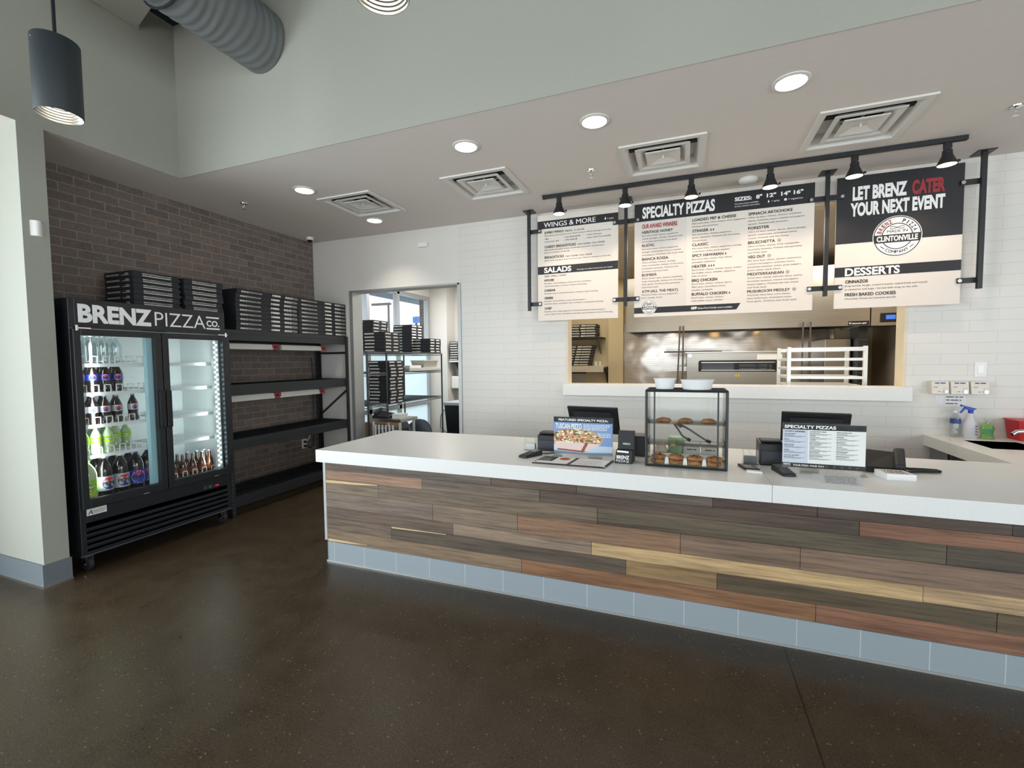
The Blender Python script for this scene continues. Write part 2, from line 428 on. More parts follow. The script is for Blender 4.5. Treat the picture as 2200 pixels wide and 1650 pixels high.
struct('ceiling_cloud', MB().hexa([(-4.0, -1.6, 4.115), (-3.2, -1.6, 4.115), (-3.2, 2.19, 4.115), (-4.0, 2.42, 4.115), (-4.0, -1.6, 4.14), (-3.2, -1.6, 4.14), (-3.2, 2.19, 4.14), (-4.0, 2.42, 4.14)]).box(-4.005, -3.99, -1.6, 2.42, 4.10, 4.1145), WALLP)
struct('wall_right', MB().box(6.0, 6.15, 1.3, 9.6, 0, 5.0).box(6.0, 6.15, -4.65, -3.7, 0, 5.0).box(6.0, 6.15, -3.7, 1.3, 3.2, 5.0).box(6.0, 6.15, -3.7, 1.3, 0, .2), WALLP)
mb = MB()
for y in (-3.7, -2.05, -.4, 1.24): mb.box(6.03, 6.12, y, y+.06, .2, 3.2)
mb.box(6.03, 6.12, -3.7, 1.3, .2, .26).box(6.03, 6.12, -3.7, 1.3, 3.14, 3.2).box(6.07, 6.08, -3.64, 1.24, .26, 3.14, 1)
struct('window_right_added', mb, [BLACKM, GLASS])  # unseen window, added to let more side light in
# street front behind the photographer: piers, spandrel and three glazed bays
mb = MB(); mb.box(-5.3, -4.0, -4.65, -4.5, 0, 5.0).box(4.8, 6.15, -4.65, -4.5, 0, 5.0).box(-4.0, 4.8, -4.65, -4.5, 3.6, 5.0).box(-4.0, 4.8, -4.65, -4.5, 0, .1)
struct('wall_front', mb, WALLP)
mb = MB()
for x in (-4.0, -1.8, .4, 2.6, 4.74): mb.box(x, x+.06, -4.63, -4.53, .1, 3.6)
mb.box(-4.0, 4.8, -4.63, -4.53, .1, .16).box(-4.0, 4.8, -4.63, -4.53, 3.54, 3.6)
mb.box(-3.94, 4.74, -4.585, -4.575, .16, 3.54, 1)
struct('window_1', mb, [BLACKM, GLASS])
mb = MB(); mb.box(-5.05, -4.95, -4.65, -2.5, 0, ZC).box(-5.05, -4.95, .75, 1.814, 0, ZC).box(-5.05, -4.95, -2.5, .75, 2.95, ZC).box(-5.05, -4.95, -2.5, .75, 0, .2)
struct('wall_left_alcove', mb, WALLP)
mb = MB()
for y in (-2.5, -.9, .69): mb.box(-5.03, -4.96, y, y+.06, .2, 2.95)
mb.box(-5.03, -4.96, -2.5, .75, .2, .26).box(-5.03, -4.96, -2.5, .75, 2.89, 2.95).box(-5.0, -4.99, -2.44, .69, .26, 2.89, 1)
struct('window_2', mb, [BLACKM, GLASS])
# rear wall with the steel cased opening and the kitchen pass
struct('wall_back_left', MB().box(XB-.12, -4.0, YW, YW+.15, 0, ZC).box(-4.0, -2.474, YW, YW+.15, 2.396, ZC), WHITEP)
mb = MB(); mb.box(-2.474, -1.196, YW, YW+.15, 0, ZC).box(-1.196, 1.725, YW, YW+.15, 0, 1.122).box(-1.196, 1.725, YW, YW+.15, 2.845, ZC).box(1.725, 6.0, YW, YW+.15, 0, ZC)
struct('wall_back', mb, TILE)
mb = MB(); mb.box(-4.002, -3.986, YW-.012, YW+.17, 0, 2.396).box(-2.488, -2.462, YW-.012, YW+.17, 0, 2.396).box(-4.002, -2.462, YW-.012, YW+.17, 2.38, 2.40)
mb.box(-4.035, -4.0025, YW-.012, YW-.001, 0, 2.40).box(-2.4615, -2.445, YW-.012, YW-.001, 0, 2.40)
struct('trim_1', mb, M('satin_steel_casing', (172, 174, 172), .42, .55, noise=.03))
mb = MB(); mb.box(-1.196, -1.178, YW-.004, YW+.16, 1.24, 2.845).box(1.707, 1.725, YW-.004, YW+.16, 1.24, 2.845).box(-1.196, 1.725, YW-.004, YW+.16, 2.827, 2.845)
struct('trim_2', mb, CREAM)
struct('trim_3', MB().box(-1.222, 1.757, YW-.065, YW+.20, 1.122, 1.24), QUARTZ, bev=.004)
# wall bases
mb = MB(); mb.box(-4.95, XS+.012, 1.666, 1.678, 0, .155).box(XS, XS+.012, 1.678, 1.822, 0, .155)
mb.box(-4.95, XS+.016, 1.662, 1.666, 0, .012, 1).box(XS+.012, XS+.016, 1.666, 1.824, 0, .012, 1)
struct('baseboard_left', mb, [BASEL, BRIGHT])
struct('baseboard_back', MB().box(-2.45, 1.9, YW-.012, YW, 0, .155), BASEL)
# back room and kitchen shells
mb = MB(); mb.box(-5.05, -4.95, 4.925, 5.5, 0, ZC).box(-5.05, -4.95, 8.22, 9.6, 0, ZC).box(-5.05, -4.95, 5.5, 8.22, 2.80, ZC).box(-5.05, -4.95, 5.5, 8.22, 0, .12)
struct('wall_back_room_left', mb, WHITEP)
FILM = M('frosted_window_film', (214, 238, 242), .6)
t = FILM.node_tree; t.nodes.clear(); o_ = t.nodes.new('ShaderNodeOutputMaterial'); a_ = t.nodes.new('ShaderNodeBsdfTranslucent'); a_.inputs[0].default_value = (.86, .94, .96, 1)
b_ = t.nodes.new('ShaderNodeBsdfDiffuse'); b_.inputs[0].default_value = (.75, .86, .9, 1); x_ = t.nodes.new('ShaderNodeMixShader'); x_.inputs[0].default_value = .2
t.links.new(a_.outputs[0], x_.inputs[1]); t.links.new(b_.outputs[0], x_.inputs[2]); t.links.new(x_.outputs[0], o_.inputs[0])
ALU = M('silver_window_aluminium', (176, 180, 182), .4, .6)
mb = MB()
for y in (5.5, 6.24, 7.10, 8.15): mb.box(-5.03, -4.93, y, y+.07, .12, 2.80)
for z in (.12, .62, 2.73): mb.box(-5.03, -4.93, 5.57, 8.15, z, z+.07)
for a, b in ((5.57, 6.24), (6.31, 7.10), (7.17, 8.15)):
    mb.box(-4.985, -4.98, a, b, .69, 1.70, 1); mb.box(-4.985, -4.98, a, b, .19, .62, 1); mb.box(-4.985, -4.98, a, b, 1.70, 2.73, 2); mb.mi = 0
struct('window_3', mb, [ALU, FILM, GLASS])
struct('wall_back_room_rear', MB().box(-4.95, -2.3, 8.6, 8.75, 0, ZC).box(-4.95, -4.56, 8.25, 8.6, 0, ZC), WHITEP)
struct('wall_partition', MB().box(-2.36, -2.3, 4.925, 9.45, 0, ZC), KWALL)
struct('wall_back_room_right', MB().box(-2.42, -2.36, 4.925, 8.6, 0, ZC), WHITEP)
struct('wall_kitchen_rear', MB().box(-2.3, 3.05, 9.3, 9.45, 0, ZC).box(-1.45, -1.16, 9.18, 9.3, 0, ZC), KWALL)
struct('wall_kitchen_right', MB().box(2.9, 3.05, 4.925, 9.3, 0, ZC), KTILE)
struct('trim_4', MB().box(-1.16, 2.35, 9.27, 9.3, 0, 2.2).box(.62, .63, 9.262, 9.27, 0, 2.2), SHEET)

# ---- outside the back room window
struct('ground', MB().box(-30, -5.05, -2, 30, -.1, -.04), M('pale_asphalt', (190, 190, 186), .9, noise=.08, nscale=2))
tag(MB().box(-6.6, -5.051, 5.0, 11.6, 2.97, 3.3).build('awning', M('slate_blue_awning', (74, 98, 118), .6, noise=.05)), 'slate blue flat awning outside above the back room window', 'awning')
tag(MB().box(-5.95, -5.7, 9.45, 9.75, -.04, 2.969).build('brick_pier', BRICK), 'brick pier outside at the right edge of the back room window', 'pier')
t = thing('street_lamp', 'thin grey parking lot lamp post seen through back room window', 'street lamp', (-13.0, 18.0, -.04))
MB().cyl((-13.0, 18.0, -.04), (-13.0, 18.0, 4.15), .07, .05, 10).build('pole', INKG, t)
MB().box(-13.9, -12.9, 17.9, 18.1, 4.12, 4.22).build('lamp_head', INKG, t)
t = thing('street_sign', 'blue and white sign board outside beside the brick pier', 'sign', (-8.33, 13.0, -.04))
MB().box(-8.45, -8.2, 13, 13.06, 2.75, 2.96).build('board', M('blue_sign_paint', (52, 112, 190), .5, noise=.25, nscale=6), t)
MB().cyl((-8.33, 13.03, -.04), (-8.33, 13.03, 2.75), .04, n=8).build('post', INKG, t)

# ================================================================== CEILING FITTINGS
WHITEM = M('white_enamelled_metal', (214, 212, 206), .45, noise=.01)
def diffuser_mesh():
    t = thing('air_diffuser', '', 'air vent')
    h = .3025
    def ring(mb, a, za, b, zb):
        for k in range(4):
            c0, c1 = [((-1, -1), (1, -1)), ((1, -1), (1, 1)), ((1, 1), (-1, 1)), ((-1, 1), (-1, -1))][k]
            mb.poly([(c0[0]*a, c0[1]*a, za), (c1[0]*a, c1[1]*a, za), (c1[0]*b, c1[1]*b, zb), (c0[0]*b, c0[1]*b, zb)])
    mb = MB(); ring(mb, h, 0, h, -.012); ring(mb, h, -.012, .262, -.012); ring(mb, .262, -.012, .225, .05); ring(mb, .225, .05, .225, .075)
    mb.poly([(-.225, -.225, .075), (.225, -.225, .075), (.225, .225, .075), (-.225, .225, .075)])
    mb.build('frame', WHITEM, t, recalc=False)
    mb = MB(); mb.cyl((0, 0, .066), (0, 0, .0745), .13, n=28); mb.build('neck', DARK, t)
    mb = MB(); ring(mb, .195, -.006, .195, 0); ring(mb, .195, -.006, .165, -.004); ring(mb, .165, -.004, .135, .03); ring(mb, .135, .03, .15, .035); ring(mb, .15, .035, .195, .0)
    mb.build('louver', WHITEM, t, recalc=False)
    mb = MB(); ring(mb, .125, -.008, .125, 0); ring(mb, .125, -.008, .105, -.008); ring(mb, .105, -.008, .04, .012); mb.poly([(-.04, -.04, .012), (.04, -.04, .012), (.04, .04, .012), (-.04, .04, .012)]); ring(mb, .125, 0, .04, .02)
    mb.cyl((0, 0, -.012), (0, 0, .02), .006, n=8)
    mb.build('center_plate', WHITEM, t, recalc=False)
    mb = MB(); mb.box(-.004, .004, -.15, .15, .036, .050).box(-.15, .15, -.004, .004, .036, .050); mb.build('crossbar', WHITEM, t)
    return t
d0 = diffuser_mesh()
for i, (dx, lb) in enumerate(zip(DIFF, ('square white ceiling vent nearest the brick wall', 'square white ceiling vent second from the brick wall', 'square white ceiling vent above the large pizza menu board', 'square white ceiling vent above the catering board at right'))):
    loc = (dx+.3025, DY+.3025, ZC)
    if i == 0: d0.location = loc; d0['label'] = lb; d0['group'] = 'ceiling air vents'
    else: dup(d0, loc, 0, lb, 'ceiling air vents')
def downlight():
    t = thing('recessed_downlight', '', 'ceiling light')
    MB().lathe((0, 0, 0), [(.098, 0), (.098, -.006), (.080, -.010), (.076, -.002)], 32, cap=False).build('trim_ring', WHITEM, t, True)
    MB().lathe((0, 0, 0), [(.0766, -.0015), (.0766, -.004)], 32).build('lens', LAMPC, t)
    return t
w0 = downlight()
for i, (x, y, lb) in enumerate(((-3.260, 3.294, 'round recessed ceiling light left of the vent nearest the brick wall'), (-3.245, 4.275, 'round recessed ceiling light behind the vent nearest the brick wall'), (-1.519, 3.083, 'round recessed ceiling light above the second vent from the brick wall'), (-.579, 3.083, 'round recessed ceiling light between the left and middle menu vents'), (.541, 3.072, 'round recessed ceiling light nearest the camera, top right'))):
    if i == 0: w0.location = (x, y, ZC); w0['label'] = lb; w0['group'] = 'recessed downlights'
    else: dup(w0, (x, y, ZC), 0, lb, 'recessed downlights')
    d = bpy.data.lights.new('downlight_lamp', 'SPOT'); d.energy = 32 if y > 4 else 15; d.color = (1, .94, .85); d.spot_size = R(115); d.spot_blend = .7; d.shadow_soft_size = .07
    o = bpy.data.objects.new('downlight_lamp', d); COL.objects.link(o); o.location = (x, y, ZC-.02)
def sprinkler():
    t = thing('fire_sprinkler', '', 'sprinkler')
    MB().lathe((0, 0, 0), [(.035, 0), (.033, -.006), (.018, -.010), (.012, -.012)], 20).build('escutcheon', CHROME, t, True)
    mb = MB().cyl((0, 0, -.01), (0, 0, -.03), .008, n=10).tube([(.008, 0, -.025), (.014, 0, -.04), (.004, 0, -.055)], .0025, 6).tube([(-.008, 0, -.025), (-.014, 0, -.04), (-.004, 0, -.055)], .0025, 6)
    mb.build('frame', CHROME, t)
    MB().cyl((0, 0, -.055), (0, 0, -.058), .017, n=12).build('deflector', CHROME, t)
    return t
s0 = sprinkler()
for i, (x, y, lb) in enumerate(((-4.078, 3.342, 'small chrome fire sprinkler on ceiling near the brick wall'), (-.752, 3.857, 'small chrome fire sprinkler on ceiling above the wings menu'), (1.922, 3.899, 'small chrome fire sprinkler on ceiling at right edge'))):
    if i == 0: s0.location = (x, y, ZC); s0['label'] = lb; s0['group'] = 'fire sprinklers'
    else: dup(s0, (x, y, ZC), 0, lb, 'fire sprinklers')
t = thing('security_camera', 'small white dome camera on ceiling in the brick wall corner', 'camera', (-4.44, 4.55, ZC))
MB().lathe((-4.44, 4.55, ZC), [(.045, 0), (.045, -.03), (.04, -.035)], 24).build('housing', WHITEPL, t, True)
MB().lathe((-4.44, 4.55, ZC), [(.033, -.035), (.028, -.05), (.012, -.062)], 20).build('dome', BLACKP, t, True)
tag(MB().lathe((.49, 4.56, ZC), [(.075, 0), (.075, -.02), (.06, -.032)], 28).build('smoke_detector', WHITEPL, None, True), 'round white smoke detector on ceiling behind the track', 'smoke detector')
tag(MB().box(-2.994, -2.868, YW-.03, YW, 2.847, 2.90).build('emergency_light', WHITEPL, bev=.006), 'small white box high on wall above the steel doorway', 'wall fitting')
mb = MB(); prof = [(0, 0)]+[(.036*math.sin(PI*k/10), .07*k/10) for k in range(1, 10)]+[(0, .07)]
mb.prism([(XS+a, 1.712+b) for a, b in prof], 'Z', 2.345, 2.445)
tag(mb.build('wall_sensor', WHITEPL, None, True), 'small curved white sensor on the grey pier above the cooler side', 'sensor')

# spiral duct running into the soffit
t = thing('spiral_duct', 'grey spiral duct running into the upper wall at top left', 'duct', (-3.03, 0, 3.935))
mb = MB(); prof = []; n = 0; y = 1.66; prev = None
DUCTM = M('painted_duct', (108, 112, 112), .65, .05, noise=.04, nscale=6)
rings = []
while y < 2.6999:
    ph = (y/.062) % 1; rr = .219+(.0055 if ph < .3 else 0)+.0012*math.sin(y*37)
    ring = []
    for k in range(40):
        a = 2*PI*k/40; yy = min(2.694, y+.012*math.sin(a*2+y*11))
        ring.append(mb.bm.verts.new((-3.022+rr*math.cos(a), yy, 3.92+rr*math.sin(a))))
    rings.append(ring); y += .0155
for A, B in zip(rings, rings[1:]):
    for k in range(40): mb._f([A[k], A[(k+1) % 40], B[(k+1) % 40], B[k]])
mb.cyl((-3.022, 1.70, 3.92), (-3.022, 1.70, 5.0), .215, n=40); mb.build('spiral_pipe', DUCTM, t, True)
mb = MB()
for yy in (1.98,): mb.tube([(-3.022+.231*math.cos(a), yy, 3.92+.231*math.sin(a)) for a in [2*PI*k/24 for k in range(25)]], .008, 6).cyl((-3.03, yy, 4.16), (-3.03, yy, 5.0), .006, n=6)
mb.build('hanger_strap', DARK, t)

# cylinder pendants
def pendant():
    t = thing('cylinder_pendant', '', 'pendant light')
    MB().lathe((0, 0, 0), [(.0905, 0), (.0925, .004), (.093, .355), (.091, .359), (.02, .361)], 40, cap=False).build('shade', M('charcoal_pendant_metal', (46, 53, 57), .6, .05, noise=.04), t, True)
    prof = []
    for k in range(7):
        r = .0895-k*.006; z = .001+k*.011
        prof += [(r, z), (r-.0005, z+.009), (r-.004, z+.010)]
    MB().lathe((0, 0, 0), prof, 40, cap=False).build('baffle', BRIGHT, t, True)
    MB().lathe((0, 0, 0), [(.049, .080), (.049, .083)], 28).build('lens', LAMPW, t)
    MB().cyl((0, 0, .359), (0, 0, 2.1), .008, n=10).build('stem', BLACKM, t)
    MB().cyl((.0, -.0945, .33), (0, -.0920, .33), .005, n=8).build('screw', BRIGHT, t)
    return t
p0 = pendant(); p0.location = (-2.93, 1.39, 2.735); p0['label'] = 'dark cylinder pendant lamp hanging at top left near the duct'; p0['group'] = 'cylinder pendants'
p1_ = dup(p0, (-.965, 1.34, 2.725), 0, 'cylinder pendant lamp cut by the top edge, bright ribbed underside', 'cylinder pendants')
for p in (p0, p1_):
    d = bpy.data.lights.new('pendant_lamp', 'SPOT'); d.energy = 12; d.color = (1, .93, .82); d.spot_size = R(80); d.spot_blend = .6; d.shadow_soft_size = .05
    o = bpy.data.objects.new('pendant_lamp', d); COL.objects.link(o); o.location = p.location+Vector((0, 0, .075))

# ================================================================== GLASS DOOR COOLER
CX, CY0, CY1, CZ0, CZ1 = -4.0, 1.876, 3.026, .13, 1.962      # front plane, left, right, underside, top
XBK = -4.60
t = thing('display_cooler', 'tall black two door glass drinks cooler with white sign lettering, beside the pier', 'fridge', (-4.3, 2.45, 0))
mb = MB()
mb.box(XBK, CX, CY0, CY0+.035, CZ0, CZ1).box(XBK, CX, CY1-.035, CY1, CZ0, CZ1).box(XBK, CX, CY0+.035, CY1-.035, 1.76, CZ1).box(XBK, CX-.012, CY0+.035, CY1-.035, CZ0, .50).box(XBK, XBK+.03, CY0+.035, CY1-.035, .5, 1.76)
mb.box(CX-.03, CX, CY0+.035, CY1-.035, .36, .50)
cab = mb.build('cabinet', BLACKG, t, bev=.004)
mb = MB(); ya, yb, xa, xb = CY0+.036, CY1-.036, XBK+.031, CX-.045
mb.box(xa, xa+.004, ya, yb, .502, 1.758).box(xa, xb, ya, ya+.004, .502, 1.758).box(xa, xb, yb-.004, yb, .502, 1.758).box(xa, xb, ya, yb, .502, .506).box(xa, xb, ya, yb, 1.754, 1.758)
mb.build('liner', LINER, t)
# doors
def door(y0, y1, gy0, gy1, hs):
    mb = MB(); x0, x1 = CX, CX+.04
    mb.box(x0, x1, y0, gy0, .47, 1.748).box(x0, x1, gy1, y1, .47, 1.748).box(x0, x1, gy0, gy1, .47, .535).box(x0, x1, gy0, gy1, 1.703, 1.748)
    d = mb.build('door', BLACKG, t, bev=.004)
    MB().box(x0+.012, x0+.020, gy0-.004, gy1+.004, .532, 1.706).build('glass_pane', GLASS, d)
    hy = (gy1+.006, y1) if hs > 0 else (y0, gy0-.006)
    MB().box(x1, x1+.022, hy[0], hy[1], .98, 1.28).build('handle', BLACKP, d, bev=.006)
    mb = MB()
    yh = y0+.01 if hs > 0 else y1-.10
    mb.box(x0+.004, x1+.012, yh, yh+.09, 1.7485, 1.7575).cyl((x1+.004, yh+.012 if hs > 0 else yh+.078, 1.735), (x1+.004, yh+.012 if hs > 0 else yh+.078, 1.772), .008, n=10)
    mb.build('hinge', CHROME, d)
    MB().box(x1, x1+.003, (y0+y1)/2+.1, (y0+y1)/2+.14, .478, .484).build('latch_plate', BRIGHT, d)
door(1.879, 2.448, 1.922, 2.398, 1)
door(2.455, 3.022, 2.503, 2.972, -1)
# inner mullion and LED strips
MB().box(CX-.05, CX-.005, 2.362, 2.525, .506, 1.754).build('mullion', M('cooler_pale_mullion', (168, 208, 218), .4), t)
for yy in (2.935, 1.93):
    s = MB().box(CX-.04, CX-.012, yy-.014 if yy != 2.935 else yy-.022, yy+.012 if yy != 2.935 else yy+.02, .54, 1.70).build('led_bar', LINER, t)
    if yy == 2.935:
        mb = MB(); sg = -1
        z = .56; k = 0
        while z < 1.685:
            o_ = .010 if k % 2 else -.010
            mb.cyl((CX-.011, yy+o_*(1 if yy == 2.935 else .3), z), (CX-.009, yy+o_*(1 if yy == 2.935 else .3), z), .0085, n=8); z += .0225; k += 1
        mb.build('led_diode_row', LEDM, s)
area('cooler_lamp', (CX-.06, 2.86, 1.13), (-1, -.45, 0), .04, 1.1, 2.6, (.86, .97, 1.0))
area('cooler_lamp', (CX-.06, 2.02, 1.13), (-1, .45, 0), .04, 1.1, 2.4, (.86, .97, 1.0))
# shelves with dividers
ZL = [1.500, 1.288, 1.050, .826]
SHM = M('white_wire_shelf', (226, 230, 230), .4)
def divider(mb, y, x, z):
    mb.box(x-.004, x, y-.022, y-.016, z, z+.055).box(x-.004, x, y+.016, y+.022, z, z+.055).box(x-.004, x, y-.022, y+.022, z+.05, z+.056)
    mb.box(x-.30, x-.004, y-.020, y-.018, z+.012, z+.02)
for side, (y0, y1) in enumerate(((1.918, 2.378), (2.522, 2.985))):
    for li, z in enumerate(ZL):
        mb = MB(); mb.box(xb-.03-.004, xb-.03, y0, y1, z-.022, z+.004)
        for k in range(16): mb.tube([(xb-.034, y0+.01+(y1-y0-.02)*k/15, z-.003), (xa+.02, y0+.01+(y1-y0-.02)*k/15, z-.003)], .0025, 5)
        mb.box(xa+.01, xa+.016, y0, y1, z-.012, z)
        sh = mb.build('shelf', SHM, t)
        if side == 0:
            for k in range(6):
                dv = MB(); divider(dv, y0+.055+k*.075, xb-.022, z+.004); dv.build('divider', WHITEPL, sh)
    if side == 1:
        for k in range(5):
            dv = MB(); divider(dv, y0+.05+k*.085, xb-.022, .506); dv.build('divider', WHITEPL, t)
MB().box(xa+.004, xa+.012, 2.68, 2.695, .6, 1.72).build('shelf_standard', INKG, t)
# header lettering, badge, controls, grille, castors
mb = MB(); X = CX+.0012
text(mb, 'BRENZ', (X, 1.932, 1.803), .124, .478, '+X', .045)
text(mb, 'PIZZA', (X, 2.431, 1.803), .120, .413, '+X', -.006)
text(mb, 'CO.', (X, 2.855, 1.828), .052, .118, '+X', .03)
rect(mb, (X, 2.853, 1.800), .124, .013, '+X'); rect(mb, (X, 2.853, 1.899), .120, .013, '+X')
mb.build('lettering', M('bright_white_vinyl', (246, 248, 248), .3), t)
mb = MB(); mb.box(CX, CX+.003, 1.916, 2.036, .412, .460, 0); mb.mi = 1
text(mb, 'A', (CX+.0035, 1.921, .420), .032, .03, '+X', .01, 1, .2); text(mb, 'VANTCO', (CX+.0035, 1.948, .428), .018, .078, '+X', .0, 1, .2)
rect(mb, (CX+.0035, 1.945, .422), .075, .002, '+X', 1)
mb.build('maker_badge', [WHITEPL, INK], t)
mb = MB(); rect(mb, (CX+.001, 2.765, .395), .028, .008, '+X', 0); rect(mb, (CX+.001, 2.765, .378), .028, .012, '+X', 1); rect(mb, (CX+.001, 2.81, .395), .028, .008, '+X', 0); rect(mb, (CX+.001, 2.81, .380), .026, .010, '+X', 2)
text(mb, '36', (CX+.001, 2.873, .378), .016, .032, '+X', .0, 3); rect(mb, (CX+.001, 2.862, .384), .007, .003, '+X', 3)
mb.build('temperature_panel', [INKG, INKG, M('teal_button', (60, 150, 140), .4), M('red_led_digits', (200, 40, 60), .4, emit=(255, 40, 70), estr=1.0)], t)
mb = MB(); mb.box(CX-.03, CX-.012, CY0+.02, CY1-.02, CZ0, .36)
for k in range(5):
    z = .325-k*.043
    mb.hexa([(CX-.012, CY0+.03, z-.03), (CX+.002, CY0+.03, z-.012), (CX+.002, CY1-.03, z-.012), (CX-.012, CY1-.03, z-.03), (CX-.012, CY0+.03, z), (CX+.002, CY0+.03, z-.004), (CX+.002, CY1-.03, z-.004), (CX-.012, CY1-.03, z)])
mb.build('grille', M('cooler_grille', (40, 45, 50), .35), t)
MB().box(CX-.02, CX+.001, CY0, CY1, .122, .134).build('bottom_rail', M('grey_edge_strip', (92, 98, 102), .35, .6), t)
for (x, y) in ((CX-.06, CY0+.06), (CX-.06, CY1-.06), (XBK+.06, CY0+.06), (XBK+.06, CY1-.06)):
    mb = MB(); mb.box(x-.045, x+.045, y-.045, y+.045, .118, .123).box(x-.022, x+.022, y-.022, y-.018, .045, .118).box(x-.022, x+.022, y+.018, y+.022, .045, .118).box(x-.022, x+.022, y-.022, y+.022, .105, .118)
    mb.cyl((x, y-.028, .05), (x, y+.028, .05), .009, n=10)
    c = mb.build('castor', CHROME, t)
    MB().cyl((x, y-.014, .05), (x, y+.014, .05), .05, n=24).build('wheel', RUBBER, c, True)

# ------------------------------------------------------------------ bottles
COLA = M('dark_cola', (22, 12, 10), .08, coat=.5)
def liquid(name, rgb, rough=.08):
    return M(name, rgb, rough, coat=.5)
LIME = liquid('pale_lemon_lime_drink', (176, 196, 150)); BLUEL = M('blue_bottle_label', (34, 52, 160), .35); SILV = M('silver_bottle_label', (172, 174, 180), .35, .2)
GREENL = M('lime_green_bottle_label', (150, 200, 40), .35); REDL = M('red_logo_print', (206, 42, 56), .4); NAVY = M('navy_logo_print', (28, 44, 118), .4)
def bottle(kind, h, r, body, lab, cap, big=False):
    t = thing('soda_bottle' if kind != 'water' else 'water_bottle', '', 'bottle')
    n = 24 if big else 16
    if big: prof = [(r*.80, 0), (r*.97, .008), (r, .02), (r, h*.60), (r*.97, h*.66), (r*.80, h*.77), (r*.45, h*.88), (r*.27, h*.92), (r*.26, h*.955)]
    else: prof = [(r*.82, 0), (r, .01), (r, h*.16), (r*.93, h*.2), (r*.93, h*.32), (r, h*.36), (r, h*.62), (r*.92, h*.68), (r*.62, h*.80), (r*.38, h*.88), (r*.36, h*.945)]
    MB().lathe((0, 0, 0), prof, n).build('body', body, t, True)
    MB().lathe((0, 0, 0), [(r*.40 if not big else r*.29, h*.945), (r*.40 if not big else r*.29, h*.995), (r*.2, h)], 14).build('cap', cap, t, True)
    z0, z1 = (h*.14, h*.50) if big else (h*.40, h*.62)
    if lab:
        mb = MB(); mb.lathe((0, 0, 0), [(r*1.015, z0), (r*1.015, z1)], n, 0, cap=False)
        mats = [lab]
        if kind in ('cola', 'diet'):
            mats += [REDL, NAVY, WINK, INK]
            rr = (z1-z0)*.42; zc = (z0+z1)/2
            def wrap(u, w, e): a = u/(r*1.02); return (r*(1.02+e)*math.cos(a), r*(1.02+e)*math.sin(a), zc+w)
            def fan(a0, a1, q, mi, e):
                pts = [(q*math.cos(a0+(a1-a0)*k/14), q*math.sin(a0+(a1-a0)*k/14)) for k in range(15)]
                mb.mi = mi
                for (p, s_) in zip(pts, pts[1:]): mb.poly([wrap(0, 0, e), wrap(*p, e), wrap(*s_, e)])
            fan(0, 2*PI, rr*1.08, 3, .004); fan(R(18), R(162), rr, 1, .010); fan(R(198), R(342), rr, 2, .010)
            me, a, b = glyphs('PEPSI', .03); sc = 1.9*rr/(b-a)
            vs = []
            for v in me.vertices:
                vs.append(mb.bm.verts.new(wrap((v.co.x-(a+b)/2)*sc, (v.co.y-.36)*rr*.75, .02)))
            mb.mi = 4
            for p in me.polygons: mb._f([vs[i] for i in p.vertices])
        if kind == 'lime':
            mats += [M('yellow_splash_print', (236, 226, 60), .4), WINK, M('dark_green_print', (24, 90, 40), .4)]
            zc = (z0+z1)/2
            def wr(u, w, e): a = u/(r*1.02); return (r*(1.02+e)*math.cos(a), r*(1.02+e)*math.sin(a), zc+w)
            hh = (z1-z0)
            for mi, e, sx, sz, dz in ((1, .006, .9, .2, -.28), (3, .010, .85, .17, .05), (2, .016, .72, .09, .05)):
                pts = [(r*sx*math.cos(q)*(1+.12*math.sin(5*q)), hh*(sz*math.sin(q)*(1+.2*math.sin(4*q))+dz)) for q in [2*PI*k/24 for k in range(25)]]
                mb.mi = mi
                for (p, s_) in zip(pts, pts[1:]): mb.poly([wr(0, hh*dz, e), wr(*p, e), wr(*s_, e)])
        mb.build('label', mats, t, recalc=False)
    return t
WHCAP = M('white_bottle_cap', (226, 228, 228), .4); BLCAP = M('blue_bottle_cap', (40, 66, 180), .4); SICAP = M('silver_bottle_cap', (160, 162, 168), .4); GRCAP = M('green_bottle_cap', (150, 205, 60), .4)
PROTO = {'water': bottle('water', .205, .034, PET, None, WHCAP), 'cola': bottle('cola', .212, .034, COLA, BLUEL, BLCAP), 'diet': bottle('diet', .212, .034, COLA, SILV, SICAP),
         'lime': bottle('lime', .205, .034, LIME, GREENL, GRCAP), 'bigdiet': bottle('diet', .30, .052, COLA, SILV, WHCAP, True), 'bigcola': bottle('cola', .30, .052, COLA, BLUEL, BLCAP, True), 'biglime': bottle('lime', .29, .052, LIME, GREENL, GRCAP, True)}
def glass_bottle():
    t = thing('glass_soda_bottle', '', 'bottle'); r = .029
    MB().lathe((0, 0, 0), [(r*.9, 0), (r, .008), (r, .09), (r*.85, .115), (r*.45, .15), (r*.40, .19)], 16).build('body', M('amber_glass_bottle', (70, 38, 20), .08, coat=.6), t, True)
    MB().lathe((0, 0, 0), [(r*.48, .188), (r*.48, .198), (r*.3, .20)], 12).build('cap', SICAP, t, True)
    MB().lathe((0, 0, 0), [(r*1.02, .03), (r*1.02, .08)], 16, cap=False).build('label', M('orange_bottle_label', (120, 66, 40), .45), t)
    return t
PROTO['glass'] = glass_bottle()
USED = set()
def put(kind, x, y, z, label, group, rz=0):
    if kind in USED: return dup(PROTO[kind], (x, y, z), rz, label, group)
    USED.add(kind); o = PROTO[kind]; o.location = (x, y, z); o.rotation_euler = (0, 0, rz); o['label'] = label; o['group'] = group; return o
PLC = ['leftmost', 'second from the left', 'third from the left', 'fourth from the left', 'fifth from the left', 'sixth from the left']
F1, F2 = -4.10, -4.185
